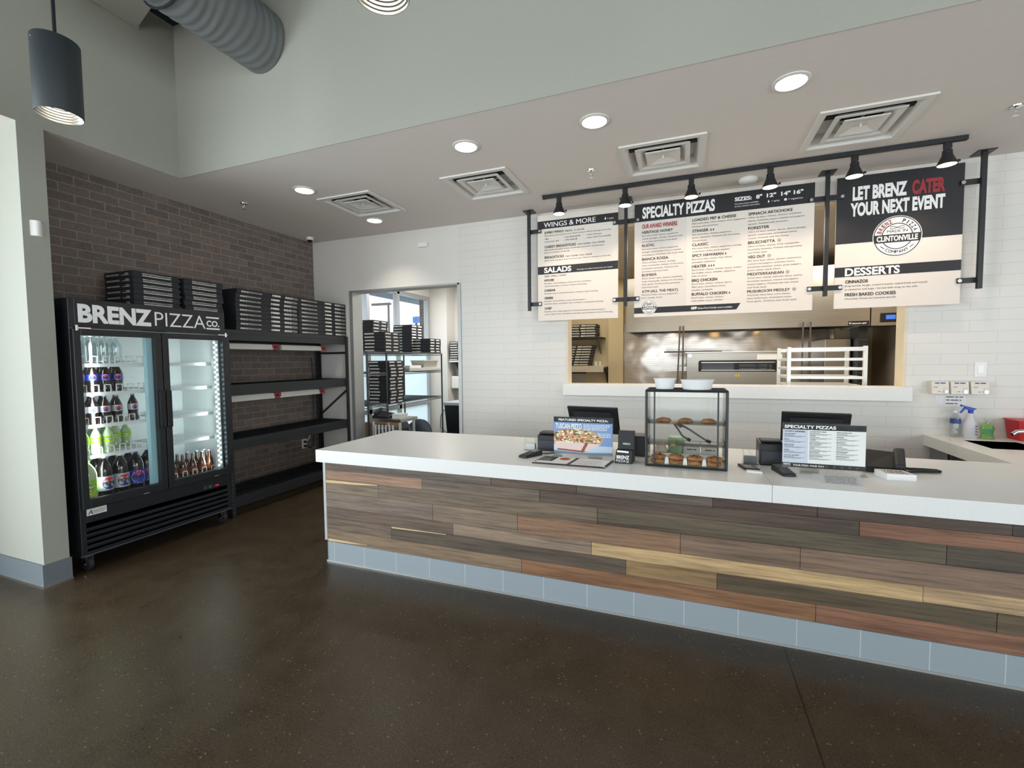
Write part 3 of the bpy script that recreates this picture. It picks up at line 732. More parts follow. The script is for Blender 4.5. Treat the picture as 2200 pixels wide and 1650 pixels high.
for i, y in enumerate((1.965, 2.045, 2.125, 2.205)):
    put('water', F1, y, 1.505, 'clear water bottle on the top cooler shelf, front row, %s' % PLC[i], 'water bottles on the top cooler shelf', .1*i)
    put('water', F2, y+.01, 1.505, 'clear water bottle on the top cooler shelf, second row, %s' % PLC[i], 'water bottles on the top cooler shelf')
for i, y in enumerate((1.962, 2.045, 2.125, 2.205)):
    put('cola', F1, y, 1.293, 'cola bottle with blue label on second cooler shelf, front row, %s' % PLC[i], 'blue label colas on the second cooler shelf', .1+R(-28))
    put('cola', F2, y+.015, 1.293, 'cola bottle with blue label on second cooler shelf, second row, %s' % PLC[i], 'blue label colas on the second cooler shelf', R(-20))
for i, y in enumerate((1.962, 2.037, 2.112, 2.19, 2.30)):
    put('diet', F1, y, 1.055, 'cola bottle with silver label on third cooler shelf, front row, %s' % PLC[i], 'silver label colas on the third cooler shelf', R(-25+4*i))
for i, y in enumerate((1.985, 2.06, 2.135, 2.225)):
    put('diet', F2, y, 1.055, 'cola bottle with silver label on third cooler shelf, second row, %s' % PLC[i], 'silver label colas on the third cooler shelf', R(-20))
for i, y in enumerate((1.968, 2.045, 2.122)):
    put('lime', F1, y, .831, 'lime green soda bottle on fourth cooler shelf, front row, %s' % PLC[i], 'lime sodas on the fourth cooler shelf', R(-25))
for i, y in enumerate((2.03, 2.105, 2.18, 2.255, 2.33)):
    put('lime', -4.26, y, .831, 'lime green soda bottle at the back of fourth cooler shelf, %s' % PLC[i], 'lime sodas on the fourth cooler shelf', R(-25))
put('biglime', -4.10, 1.984, .507, 'large lime green soda bottle on the cooler floor, far left', 'large bottles on the cooler floor', R(-25))
for i, (k, y) in enumerate((('bigdiet', 2.092), ('bigdiet', 2.199), ('bigcola', 2.306), ('bigcola', 2.414-.0))):
    if i == 3: y = 2.412
    put(k, -4.11 if i < 3 else -4.135, y-.01*(i == 3), .507, 'large cola bottle with %s label on the cooler floor, %s of that colour' % ('silver' if i < 2 else 'blue', 'left' if i % 2 == 0 else 'right'), 'large bottles on the cooler floor', R(-6-8*i+10))
for i, (k, y) in enumerate((('biglime', 1.99), ('bigdiet', 2.10), ('bigdiet', 2.21), ('bigcola', 2.32))):
    put(k, -4.225, y, .507, 'large %s bottle on the cooler floor, back row, %s' % ('lime soda' if i == 0 else 'cola', PLC[i]), 'large bottles on the cooler floor')
for i, y in enumerate((2.575, 2.66, 2.745, 2.83, 2.90)):
    put('glass', F1, y, .507, 'amber glass soda bottle on the cooler floor at right, front row, %s' % PLC[i], 'glass bottles on the cooler floor')
    put('glass', -4.17, y+.0, .507, 'amber glass soda bottle on the cooler floor at right, second row, %s' % PLC[i], 'glass bottles on the cooler floor')

# ------------------------------------------------------------------ pizza boxes
PRINT = M('pale_box_print', (214, 212, 206), .6)
def pizza_box(w, d, h, kind):
    """front faces +X, left side faces -Y; base centre at origin"""
    t = thing('pizza_box', '', 'pizza box')
    mb = MB(); x1, y1 = d/2, w/2
    mb.hexa([(-x1, -y1, 0), (x1, -y1, 0), (x1, y1, 0), (-x1, y1, 0), (-x1, -y1+.002, h*.9), (x1-.003, -y1+.002, h*.9), (x1-.003, y1-.002, h*.9), (-x1, y1-.002, h*.9)])
    mb.box(-x1, x1+.001, -y1-.001, y1+.001, h*.92, h*.985)
    mb.box(x1-.004, x1+.0008, -w*.14, -w*.04, h*.62, h*.92)
    mb.build('carton', CARD, t)
    mb = MB(); X = x1+.0016
    if kind == 'wide':
        text(mb, 'BRENZ', (X, -w*.44, h*.28), h*.33, w*.11, '+X', .04); text(mb, 'PIZZACO.COM', (X, -w*.325, h*.28), h*.33, w*.19, '+X', .02)
        rect(mb, (X, w*.03, h*.30), w*.018, h*.42, '+X'); rect(mb, (X, w*.055, h*.30), w*.115, h*.42, '+X')
        text(mb, 'BRENZ', (X, w*.25, h*.26), h*.44, w*.13, '+X', .05); text(mb, 'PIZZA', (X, w*.383, h*.26), h*.44, w*.095, '+X', 0)
    elif kind == 'small':
        text(mb, 'BRENZPIZZACO.COM', (X, -w*.30, h*.50), h*.26, w*.62, '+X', .03); rect(mb, (X, -w*.30, h*.22), w*.62, h*.14, '+X')
        Y = -y1-.0016
        text(mb, 'BRENZPIZZA', (-d*.42, Y, h*.32), h*.26, d*.46, '-Y', .02); text(mb, 'CO.', (d*.24, Y, h*.3), h*.36, d*.14, '-Y', .04); rect(mb, (d*.12, Y, h*.28), d*.25, h*.08, '-Y')
    elif kind == 'back':
        for a, b in ((-.45, .34), (.06, .30)): rect(mb, (X, w*a, h*.28), w*b, h*.42, '+X')
        Y = -y1-.0016; rect(mb, (-d*.46, Y, h*.30), d*.46, h*.38, '-Y')
    elif kind == 'kitchen':
        Y = -y1-.0016
        text(mb, 'BRENZPIZZA', (-d*.45, Y, h*.25), h*.46, d*.36, '-Y', .05); rect(mb, (-d*.04, Y, h*.25), d*.17, h*.46, '-Y'); text(mb, 'BRENZPIZZA', (d*.15, Y, h*.25), h*.46, d*.32, '-Y', .05)
        for k in range(2): text(mb, 'CO.', (X, -w*.4+w*.4*k, h*.25), h*.40, w*.25, '+X', .05)
    mb.build('print', PRINT, t, recalc=False)
    return t
BOX = {}
def boxstack(key, dims, kind, x, y, z, n, where, group, jit=.004, rz=0, shift=None):
    w, d, h = dims
    for k in range(n):
        lb = 'black pizza box, %s of %s' % ('bottom' if k == 0 else ORD[n-1-k] if n-1-k < 13 else 'lower middle', where)
        xx, yy = x+random.uniform(-jit, jit), y+random.uniform(-jit, jit)
        if shift: xx += shift[k][0]; yy += shift[k][1]
        if key not in BOX:
            b = pizza_box(w, d, h, kind); BOX[key] = b; b.location = (xx, yy, z+k*h); b.rotation_euler = (0, 0, rz); b['label'] = lb; b['group'] = group
        else: dup(BOX[key], (xx, yy, z+k*h), rz, lb, group)
G1 = 'pizza boxes stacked on the cooler'
boxstack('small', (.352, .36, .0455), 'small', -4.26, 2.515, CZ1+.002, 6, 'left stack on the cooler', G1, .004)
boxstack('small', (.352, .36, .0455), 'small', -4.26, 2.905, CZ1+.002, 6, 'right stack on the cooler', G1, .006)

# ================================================================== BLACK SHELVING RACK
RX0, RX1, RY0, RY1 = -4.56, -4.07, 3.075, 4.755
t = thing('shelving_rack', 'black steel boltless shelving rack against the brick wall', 'shelf', (-4.31, 3.92, 0))
for x in (RX0, RX1):
    for y in (RY0, RY1):
        xi = 1 if x == RX0 else -1; yi = 1 if y == RY0 else -1
        mb = MB(); top = 1.818
        mb.box(min(x, x+xi*.045), max(x, x+xi*.045), min(y, y+yi*.004), max(y, y+yi*.004), 0, top).box(min(x, x+xi*.004), max(x, x+xi*.004), min(y, y+yi*.045), max(y, y+yi*.045), 0, top)
        mb.mi = 1
        z = .05
        while z < top-.02:
            mb.box(min(x-xi*.0004, x+xi*.0002), max(x-xi*.0004, x+xi*.0002), min(y+yi*.012, y+yi*.022), max(y+yi*.012, y+yi*.022), z, z+.014)
            mb.box(min(x+xi*.012, x+xi*.022), max(x+xi*.012, x+xi*.022), min(y-yi*.0004, y+yi*.0002), max(y-yi*.0004, y+yi*.0002), z, z+.014); z += .038
        mb.build('post', [RACKM, INKG], t)
for z in (1.818, 1.285, .752, .19):
    mb = MB()
    for x in (RX0+.006, RX1-.036):
        mb.box(x, x+.03, RY0+.004, RY1-.004, z-.10, z)
        xf = x+.03
        mb.box(xf, xf+.002, RY0+.10, RY1-.12, z-.042, z-.036)
    for y in (RY0+.006, RY1-.026): mb.box(RX0+.036, RX1-.036, y, y+.02, z-.07, z)
    sh = mb.build('shelf_beam', RACKM, t)
    mb = MB()
    for k in range(34): y = RY0+.04+(RY1-RY0-.08)*k/33; mb.box(RX0+.036, RX1-.036, y-.003, y+.003, z-.008, z-.002)
    for k in range(9): x = RX0+.05+(RX1-RX0-.1)*k/8; mb.box(x-.003, x+.003, RY0+.03, RY1-.03, z-.014, z-.008)
    mb.build('wire_deck', RACKM, sh)
mb = MB()
for y in (RY1-.012,):
    mb.tube([(RX1-.02, y, 1.14), (RX0+.02, y, .80)], .012, 6)
mb.build('brace', RACKM, t)
MB().box(RX0+.02, RX1-.02, RY1-.022, RY1-.002, 1.60, 1.625).build('brace', RACKM, t)
G2 = 'wide pizza boxes on the top of the black rack'
sh9 = [(0, 0)]*7+[(0, .006), (0, .022)]
boxstack('wide', (.765, .44, .0452), 'wide', -4.315, 3.604, 1.820, 9, 'left stack on the black rack', G2, .003, 0, sh9)
boxstack('wide', (.765, .44, .0452), 'wide', -4.315, 4.374, 1.820, 9, 'right stack on the black rack', G2, .002)
# strip heaters under two shelf levels
def heater():
    t = thing('strip_heater', '', 'food warmer')
    mb = MB(); mb.prism([(-.04, .055), (.04, .055), (.055, .0), (-.055, .0)], 'Y', 0, .58)
    # prism on Y gives (x, t, z)
    mb.build('reflector', M('pale_painted_metal', (214, 212, 204), .4, noise=.02), t)
    mb = MB(); mb.box(-.05, .052, .58, .665, -.002, .06)
    c = mb.build('control_box', M('dull_red_enamel', (140, 46, 56), .45, noise=.06), t, bev=.003)
    MB().cyl((.052, .615, .03), (.062, .615, .03), .011, n=14).build('knob', BLACKP, c)
    return t
h0 = heater()
for i, (y, z, lb) in enumerate(((3.10, 1.635, 'white strip heater with red switch box under the top rack shelf, left'), (3.80, 1.635, 'white strip heater with red switch box under the top rack shelf, right'), (3.10, 1.115, 'white strip heater with red switch box under the second rack shelf, left'), (3.75, 1.115, 'white strip heater with red switch box under the second rack shelf, right'))):
    loc = (-4.20, y, z)
    if i == 0: h0.location = loc; h0['label'] = lb; h0['group'] = 'strip heaters under the rack shelves'
    else: dup(h0, loc, 0, lb, 'strip heaters under the rack shelves')
t = thing('wall_outlet', 'white double outlet with plugs on the brick behind the rack', 'outlet', (XB, 4.52, .40))
MB().box(XB, XB+.006, 4.48, 4.56, .385, .505).build('plate', WHITEPL, t, bev=.002)
MB().box(XB+.006, XB+.035, 4.505, 4.535, .40, .43).box(XB+.006, XB+.035, 4.505, 4.535, .455, .485).build('plug', BLACKP, t, bev=.004)
tag(MB().tube([(XB+.03, 4.53, .41), (XB+.05, 4.58, .38), (XB+.04, 4.63, .42), (XB+.03, 4.67, .60), (XB+.04, 4.66, .9), (XB+.03, 4.68, 1.3), (XB+.05, 4.64, 1.55)], .006, 6).build('power_cord', BLACKP, None, True), 'black cord hanging behind the rack by the outlet', 'cord')
tag(MB().tube([(XB+.03, 4.53, .47), (XB+.06, 4.55, .52), (XB+.05, 4.60, .60), (XB+.06, 4.56, .66), (XB+.04, 4.57, .58), (XB+.05, 4.62, .56)], .005, 6).build('charger_cord', WHITEPL, None, True), 'coiled white cord plugged into the outlet on the brick', 'cord')

# ================================================================== MENU BOARDS
YM = 4.68; TY = YM-.0012; TY2 = YM-.0024
def flame(mb, x, z, h, mi):
    mb.mi = mi; mb.poly([(x, TY2, z), (x+h*.34, TY2, z), (x+h*.44, TY2, z+h*.35), (x+h*.2, TY2, z+h), (x-.08*h, TY2, z+h*.35)])
def leaf(mb, x, z, r, mi, mi2):
    disc(mb, (x, TY2, z), r*.82, r, n=20, mi=mi); mb.mi = mi2; mb.poly([(x, TY2, z-r*.5), (x+r*.5, TY2, z+.2*r), (x+.1*r, TY2, z+.2*r), (x-.5*r, TY2, z+.35*r)])
def para(mb, x, z, lines, mi, per=.0098, cap=.0135, lead=.0285):
    for k, s in enumerate(lines):
        text(mb, s, (x, TY2, z-lead*k), cap, len(s)*per, '-Y', 0, mi)
def board(name, label, x0, x1, z0, z1):
    t = thing(name, label, 'menu board', ((x0+x1)/2, YM, z0))
    MB().box(x0, x1, YM, YM+.012, z0, z1).build('panel', WHITES, t)
    return t
def logo(t, c, r, red=True):
    mb = MB(); y1, y2, y3, y4 = c[1]-.0006, c[1]-.0012, c[1]-.0018, c[1]-.0024; cx, cz = c[0], c[2]
    disc(mb, (cx, y1, cz), 0, r, mi=0, n=56); disc(mb, (cx, y2, cz), r*.93, r*.97, mi=1, n=56); disc(mb, (cx, y2, cz), r*.60, r*.64, mi=1, n=48)
    mb.poly([(cx-r*.93, y3, cz-r*.30), (cx+r*.93, y3, cz-r*.30), (cx+r*.97, y3, cz+r*.10), (cx-r*.97, y3, cz+r*.10)], 1)
    text(mb, 'CLINTONVILLE', (cx, y4, cz-r*.22), r*.26, r*1.66, '-Y', .035, 0, align='C')
    text(mb, 'MADE IN', (cx, y3, cz+r*.19), r*.13, r*.82, '-Y', .01, 1, align='C')
    arc_text(mb, 'BRENZ', (cx, y3, cz), r*.68, r*.19, R(137), R(62), '-Y', .03, 2 if red else 1)
    arc_text(mb, 'PIZZA', (cx, y3, cz), r*.68, r*.19, R(45), R(62), '-Y', .03, 1)
    arc_text(mb, 'COMPANY', (cx, y3, cz), r*.84, r*.15, R(270), R(74), '-Y', .02, 1, True)
    for sx in (-1, 1): mb.poly([(cx+sx*r*.52, y3, cz-r*.60), (cx+sx*r*.68, y3, cz-r*.47), (cx+sx*r*.66, y3, cz-r*.445), (cx+sx*r*.50, y3, cz-r*.575)], 1)
    pts = [(cx+r*.30*math.sin(q), cz+r*.42+r*.06*math.sin(2*q)) for q in [2*PI*k/30 for k in range(31)]]
    for (p, q) in zip(pts, pts[1:]): mb.poly([(p[0], y3, p[1]-.002), (q[0], y3, q[1]-.002), (q[0], y3, q[1]+.0025), (p[0], y3, p[1]+.0025)], 1)
    mb.build('logo', [WINK, BLACKS, REDINK], t, recalc=False)

# wings and salads
t = board('wings_menu_board', 'white menu board headed WINGS & MORE and SALADS, left of three', -1.480, -.643, 1.912, 3.012)
mb = MB(); rect(mb, (-1.480, TY, 2.869), .837, .082, mi=0); rect(mb, (-1.480, TY, 2.398), .837, .082, mi=0); mb.build('header_band', BLACKS, t, recalc=False)
mb = MB()
text(mb, 'WINGS & MORE', (-1.410, TY2, 2.884), .051, .543, '-Y', .022, 1); text(mb, 'SALADS', (-1.411, TY2, 2.414), .054, .293, '-Y', .035, 1)
flame(mb, -.775, 2.893, .028, 1); text(mb, '= spicy', (-.752, TY2, 2.895), .016, .065, '-Y', 0, 1); text(mb, 'Dressings are made in-house from our recipes.', (-1.06, TY2, 2.417), .014, .365, '-Y', -.002, 1, .2)
for s, z, w in (('JUMBO WINGS', 2.817, .205), ('CHEESY BREADSTICKS', 2.669, .335), ('BREADSTICKS', 2.560, .209)): text(mb, s, (-1.405, TY2, z), .0255, w, '-Y', .02, 0)
for s, z, w in (('HOUSE', 2.324, .104), ('CAESAR', 2.218, .121), ('GREEK', 2.138, .100), ('CHEF', 2.030, .078)): text(mb, s, (-1.408, TY2, z), .0225, w, '-Y', .03, 0)
text(mb, 'PIECES:  5 / 10 / 25', (-1.182, TY2, 2.817), .017, .195, '-Y', .008, 0)
for z in (2.671,): text(mb, 'HALF ORDER / FULL ORDER', (-1.051, TY2, z), .0145, .277, '-Y', .004, 0)
text(mb, 'HALF ORDER / FULL ORDER', (-1.178, TY2, 2.560), .0145, .277, '-Y', .004, 0)
text(mb, 'SIZES:  SMALL / LARGE', (-1.408, TY2, 2.369), .0155, .235, '-Y', .004, 0)
para(mb, -1.405, 2.790, ['Oven-baked and tossed in your choice of sauce. Ranch dressing on the side.'], 2, .0094)
for x, z, s in ((-1.405, 2.757, '» BBQ'), (-1.405, 2.728, '» Sweet Heat'), (-1.195, 2.757, '» Hot Buffalo'), (-1.195, 2.728, '» Mild Buffalo'), (-.965, 2.757, '» Garlic Parmesan'), (-.965, 2.728, '» Spicy Garlic Parmesan')):
    text(mb, s, (x, TY2, z), .0145, len(s)*.0093, '-Y', 0, 2)
for x, z, n in ((-1.28, 2.728, 2), (-1.07, 2.757, 3), (-1.065, 2.728, 1), (-.745, 2.728, 2)):
    for k in range(n): flame(mb, x+k*.019, z, .017, 0)
para(mb, -1.405, 2.643, ['Baked fresh with garlic butter, mozzarella, provolone, and parmesan.', 'Ranch or marinara on the side.'], 2, .0092)
para(mb, -1.405, 2.533, ['Baked fresh with garlic butter and parmesan. Ranch or marinara on the side.'], 2, .0092)
para(mb, -1.408, 2.295, ['Romaine, roma tomatoes, onions, carrots, cucumbers,', 'shaved parmesan, croutons, choice of dressing.'], 2, .0098)
para(mb, -1.408, 2.190, ['Romaine, bacon, shaved parmesan, croutons, caesar dressing.'], 2, .0096)
para(mb, -1.408, 2.110, ['Romaine, roma tomatoes, onions, banana peppers,', 'kalamata olives, cucumbers, feta, croutons, creamy greek dressing.'], 2, .0094)
para(mb, -1.408, 2.001, ['Romaine, ham, crispy pepperoni, bruschetta tomatoes, banana peppers,', 'onions, black olives, shredded mozzarella and provolone, choice of dressing.'], 2, .0094)
mb.build('lettering', [INK, WINK, INKG], t, recalc=False)

# specialty pizzas
t = board('pizza_menu_board', 'large menu board headed SPECIALTY PIZZAS in the middle of three', -.486, 1.020, 1.909, 3.000)
mb = MB(); rect(mb, (-.486, TY, 2.830), 1.506, .170, mi=0)
mb.poly([(-.486, TY, 1.944), (.425, TY, 1.944), (.458, TY, 2.001), (-.486, TY, 2.001)], 0)
rect(mb, (-.486, TY+.0006, 2.001), .478, .829, mi=1)
mb.build('header_band', [BLACKS, M('pale_grey_print', (216, 210, 203), .55)], t, recalc=False)
mb = MB()
text(mb, 'SPECIALTY PIZZAS', (-.412, TY2, 2.862), .104, .645, '-Y', .037, 1); text(mb, 'OUR AWARD WINNERS', (-.414, TY2, 2.763), .040, .322, '-Y', .03, 3)
text(mb, 'SIZES:', (.397, TY2, 2.920), .033, .138, '-Y', .04, 1)
for s, x, w in (('8"', .569, .049), ('12"', .653, .074), ('14"', .765, .072), ('16"', .861, .073)): text(mb, s, (x, TY2, 2.921), .033, w, '-Y', .04, 1)
text(mb, 'Current prices available', (.397, TY2, 2.888), .013, .192, '-Y', .004, 1); text(mb, 'on the counter and online.', (.397, TY2, 2.866), .013, .205, '-Y', .004, 1)
flame(mb, .665, 2.874, .024, 1); text(mb, '= spicy', (.69, TY2, 2.877), .015, .065, '-Y', 0, 1); disc(mb, (.80, TY2, 2.884), 0, .011, n=18, mi=1); text(mb, '= vegetarian', (.82, TY2, 2.877), .015, .112, '-Y', 0, 1)
P = [(-.414, [('HERITAGE HONEY', 2.714, .284, ['Red sauce base, cheese, pepperoni,', 'sliced sausage, ricotta. Finished with', 'hot honey, parmesan, fresh basil.']),
  ('RUSTIC', 2.586, .117, ['Red sauce base, cheese, pepperoni,', 'sausage, caramelized onions, roasted', 'red peppers. Finished with fresh basil.']),
  ('BIANCA ROSSA', 2.456, .244, ['Olive oil base, cheese, sausage,', 'fresh mozzarella, dollops of red sauce,', 'bruschetta tomatoes. Finished with', 'parmesan and fresh basil.']),
  ('BOMBER', 2.303, .139, ['Garlic butter base, cheese, meatballs,', 'fresh mozzarella, dollops of red sauce,', 'fresh garlic. Finished with parmesan', 'and fresh basil.']),
  ('ATM (ALL THE MEAT)', 2.145, .332, ['Red sauce base, cheese, pepperoni,', 'ham, sausage, bacon.'])]),
 (.041, [('LOADED PEP & CHEESE', 2.780, .371, ['Red sauce base, extra cheese, extra pepperoni.', 'Finished with parmesan.']),
  ('STINGER', 2.678, .141, ['Red sauce base, cheese, pepperoni,', 'bacon, jalapeños. Finished with hot honey', 'and parmesan.'], 2),
  ('CLASSIC', 2.550, .139, ['Red sauce base, cheese, pepperoni, sausage,', 'mushrooms, onions, green peppers.']),
  ('SPICY HAWAIIAN', 2.450, .268, ['Red sauce base, cheese, ham, bacon,', 'pineapple, jalapeños.'], 1),
  ('HEATER', 2.350, .127, ['Ranch base, cheese, chicken, bacon, onions,', 'hot buffalo sauce, cheddar, jalapeños.', 'Side of ranch.'], 3),
  ('BBQ CHICKEN', 2.220, .220, ['Ranch base, cheese, chicken, bacon,', 'BBQ sauce, caramelized onions,', 'cheddar, pineapple.']),
  ('BUFFALO CHICKEN', 2.091, .304, ['Ranch base, cheese, chicken,', 'mild buffalo sauce, cheddar.'], 1)]),
 (.511, [('SPINACH ARTICHOKE', 2.779, .346, ['Olive oil base, cheese, chicken, artichoke', 'hearts, artichoke sauce, roasted red peppers,', 'spinach. Finished with parmesan.']),
  ('FORESTER', 2.652, .168, ['Olive oil base, cheese, bacon, sliced sausage,', 'spinach, mushrooms, caramelized onions,', 'ricotta. Finished with hot honey.']),
  ('BRUSCHETTA', 2.524, .215, ['Olive oil base, cheese, fresh mozzarella,', 'bruschetta tomatoes. Finished with parmesan', 'and fresh basil.'], -1),
  ('VEG OUT', 2.396, .139, ['Red sauce base, cheese, spinach, mushrooms,', 'roasted red peppers, artichoke hearts,', 'bruschetta tomatoes, onions, green peppers,', 'green olives, black olives.'], -1),
  ('MEDITERRANEAN', 2.242, .285, ['Greek base, cheese, kalamata olives, onions,', 'bruschetta tomatoes, roasted red peppers,', 'banana peppers. Finished with feta cheese', 'and fresh basil.'], -1),
  ('MUSHROOM MEDLEY', 2.088, .338, ['Artichoke sauce base, extra cheese,', 'extra mushrooms, caramelized onions,', 'fresh garlic. Finished with fresh basil.'], -1)])]
for x, L in P:
    for it in L:
        text(mb, it[0], (x, TY2, it[1]), .0255, it[2], '-Y', .02, 0); para(mb, x, it[1]-.0275, it[3], 2)
        n = it[4] if len(it) > 4 else 0
        for k in range(max(n, 0)): flame(mb, x+it[2]+.016+k*.021, it[1]+.001, .021, 0)
        if n < 0: leaf(mb, x+it[2]+.032, it[1]+.012, .014, 2, 2)
text(mb, 'GFF', (.036, TY2, 1.962), .023, .052, '-Y', .05, 1); text(mb, 'Gluten-Free Friendly crust is available.', (.094, TY2, 1.963), .016, .298, '-Y', .004, 1)
mb.build('lettering', [INK, WINK, INKG, REDINK], t, recalc=False)
logo(t, (-.345, TY, 2.002), .071, False)

# catering and desserts
t = board('catering_menu_board', 'black and white catering and DESSERTS board, right of three', 1.179, 2.022, 1.911, 3.007)
mb = MB(); rect(mb, (1.179, TY, 2.454), .843, .553, mi=0); rect(mb, (1.179, TY, 2.176), .843, .082, mi=0); mb.build('header_band', BLACKS, t, recalc=False)
mb = MB()
text(mb, 'LET BRENZ', (1.292, TY2, 2.813), .106, .368, '-Y', .05, 1); text(mb, 'CATER', (1.692, TY2, 2.811), .106, .212, '-Y', .05, 2)
text(mb, 'YOUR NEXT EVENT', (1.278, TY2, 2.682), .104, .628, '-Y', .05, 1); text(mb, 'DESSERTS', (1.252, TY2, 2.185), .064, .378, '-Y', .035, 1)
text(mb, 'CINNAZOS', (1.256, TY2, 2.122), .0255, .160, '-Y', .03, 0); text(mb, 'FRESH BAKED COOKIES', (1.256, TY2, 2.013), .027, .352, '-Y', .02, 0)
para(mb, 1.256, 2.093, ['Brag-worthy dough, coated in butter, baked fresh and tossed', 'in cinnamon and sugar. Served with icing on the side.'], 3, .0094, .0145, .030)
para(mb, 1.256, 1.985, ['Chocolate Chunk and seasonal specials.'], 3, .0094, .0145)
mb.build('lettering', [INK, WINK, REDINK, INKG], t, recalc=False)
logo(t, (1.604, TY, 2.484), .165)

# black hangers between the boards
BOLT = M('steel_bolt_cap', (206, 206, 204), .25, .8)
for x, arms, lb in ((-1.566, (1,), 'black hanging post with clamps at the left edge of the wings board'), (-.565, (-1, 1), 'black hanging post between the wings board and pizza board'), (1.105, (-1, 1), 'black hanging post between the pizza board and catering board'), (2.122, (-1,), 'black hanging post at the right edge of the catering board')):
    t = thing('sign_hanger', lb, 'sign bracket', (x, YM-.03, 2.02), 'black sign hangers')
    MB().box(x-.015, x+.015, YM-.045, YM-.015, 2.020, ZC-.006).build('post', BLACKM, t)
    MB().box(x-.055, x+.055, YM-.08, YM+.05, ZC-.007, ZC-.0005).build('ceiling_plate', BLACKM, t)
    for z in (2.090, 2.850):
        a = x-.127 if -1 in arms else x; b = x+.127 if 1 in arms else x
        bar = MB().box(a, b, YM-.014, YM-.004, z-.021, z+.021).build('clamp_bar', BLACKM, t)
        for s in arms:
            bx = x+s*.112
            MB().cyl((bx, YM-.019, z), (bx, YM-.0135, z), .0135, n=18).build('bolt', BOLT, bar)

# ------------------------------------------------------------------ track with six heads
t = thing('lighting_track', 'long black ceiling track above the menu boards', 'light track', (.28, 4.27, ZC))
MB().box(-1.293, 1.852, 4.254, 4.288, ZC-.032, ZC-.0005).build('rail', BLACKM, t)
MB().box(-1.296, -1.28, 4.252, 4.290, ZC-.034, ZC-.0003).build('end_cap', BLACKP, t)
def head():
    t = thing('track_spotlight', '', 'spotlight')
    MB().box(-.022, .022, -.014, .014, -.045, -.0005).box(-.012, .012, -.010, .010, -.06, -.045).build('adapter', BLACKP, t, bev=.002)
    MB().lathe((0, 0, 0), [(.02, -.050), (.029, -.056), (.030, -.085), (.036, -.100), (.058, -.150), (.060, -.158), (.055, -.158)], 28, cap=False).build('shade', BLACKM, t, True)
    MB().lathe((0, 0, 0), [(.0545, -.156), (.0545, -.153)], 28).build('lens', LAMPW, t)
    MB().cyl((.058, 0, -.135), (.074, 0, -.135), .008, n=10).build('knob', BLACKP, t)
    return t
hd = head()
for i, x in enumerate((-1.137, -.527, .026, .620, 1.186, 1.742)):
    lb = 'black cone track spotlight, %s on the ceiling track' % ('rightmost' if i == 5 else PLC[i])
    loc = (x, 4.271, ZC-.032)
    if i == 0: hd.location = loc; hd['label'] = lb; hd['group'] = 'track spotlights'
    else: dup(hd, loc, 0, lb, 'track spotlights')
    d = bpy.data.lights.new('track_lamp', 'SPOT'); d.energy = 20; d.color = (1, .72, .52); d.spot_size = R(105); d.spot_blend = .8; d.shadow_soft_size = .05
    o = bpy.data.objects.new('track_lamp', d); COL.objects.link(o); o.location = (x, 4.271, ZC-.195); o.rotation_euler = Vector((0, .30, -1)).to_track_quat('-Z', 'Y').to_euler()

# ================================================================== SERVICE COUNTER
t = thing('service_counter', 'long counter front of mixed wood planks with grey tile base', 'counter', (.2, 3.15, 0))
KX0, KX1, KY0, KY1, HZ = -2.515, 3.35, 2.662, 3.60, .751
MB().box(KX0+.01, KX1, KY0+.012, KY1, .0, HZ).build('carcass', M('counter_grey_laminate', (150, 152, 154), .5, noise=.02), t)
rows = [(.695, .751, [(-2.515, (95, 78, 70)), (-2.143, (92, 84, 75)), (-1.165, (88, 72, 62)), (-.608, (97, 88, 78)), (.14, (74, 58, 52)), (.623, (72, 60, 52)), (1.365, (58, 50, 45))]),
 (.622, .695, [(-2.515, (146, 116, 94)), (-1.682, (105, 92, 80)), (-.839, (85, 71, 61)), (.80, (128, 92, 72))]),
 (.528, .622, [(-2.515, (122, 106, 88)), (-2.043, (112, 98, 82)), (-.483, (92, 82, 66)), (1.139, (78, 70, 58))]),
 (.413, .528, [(-2.515, (118, 103, 92)), (-1.60, (125, 108, 92)), (-.987, (132, 103, 80)), (-.021, (120, 99, 82)), (.554, (124, 102, 86))]),
 (.335, .413, [(-2.515, (102, 85, 73)), (-1.446, (138, 120, 103)), (-.518, (186, 158, 116)), (1.057, (180, 152, 116))]),
 (.244, .335, [(-2.515, (108, 93, 77)), (-1.938, (86, 75, 63)), (-.317, (138, 112, 78)), (.167, (88, 76, 57)), (1.327, (92, 79, 58))]),
 (.152, .244, [(-2.515, (128, 108, 87)), (-.961, (134, 97, 68)), (.627, (132, 94, 73))])]
mb = MB(); cl = []
def plank(x0, x1, z0, z1, c, dy=0):
    mb.box(x0+.0012, x1-.0012, KY0-.006+dy, KY0+.010, z0+.0008, z1-.0008); cl.extend([c]*6)
for z0, z1, L in rows:
    L2 = L+[(KX1, None)]
    for (a, c), (b, _) in zip(L2, L2[1:]): plank(a, b, z0, z1, c, random.uniform(-.0015, .0015))
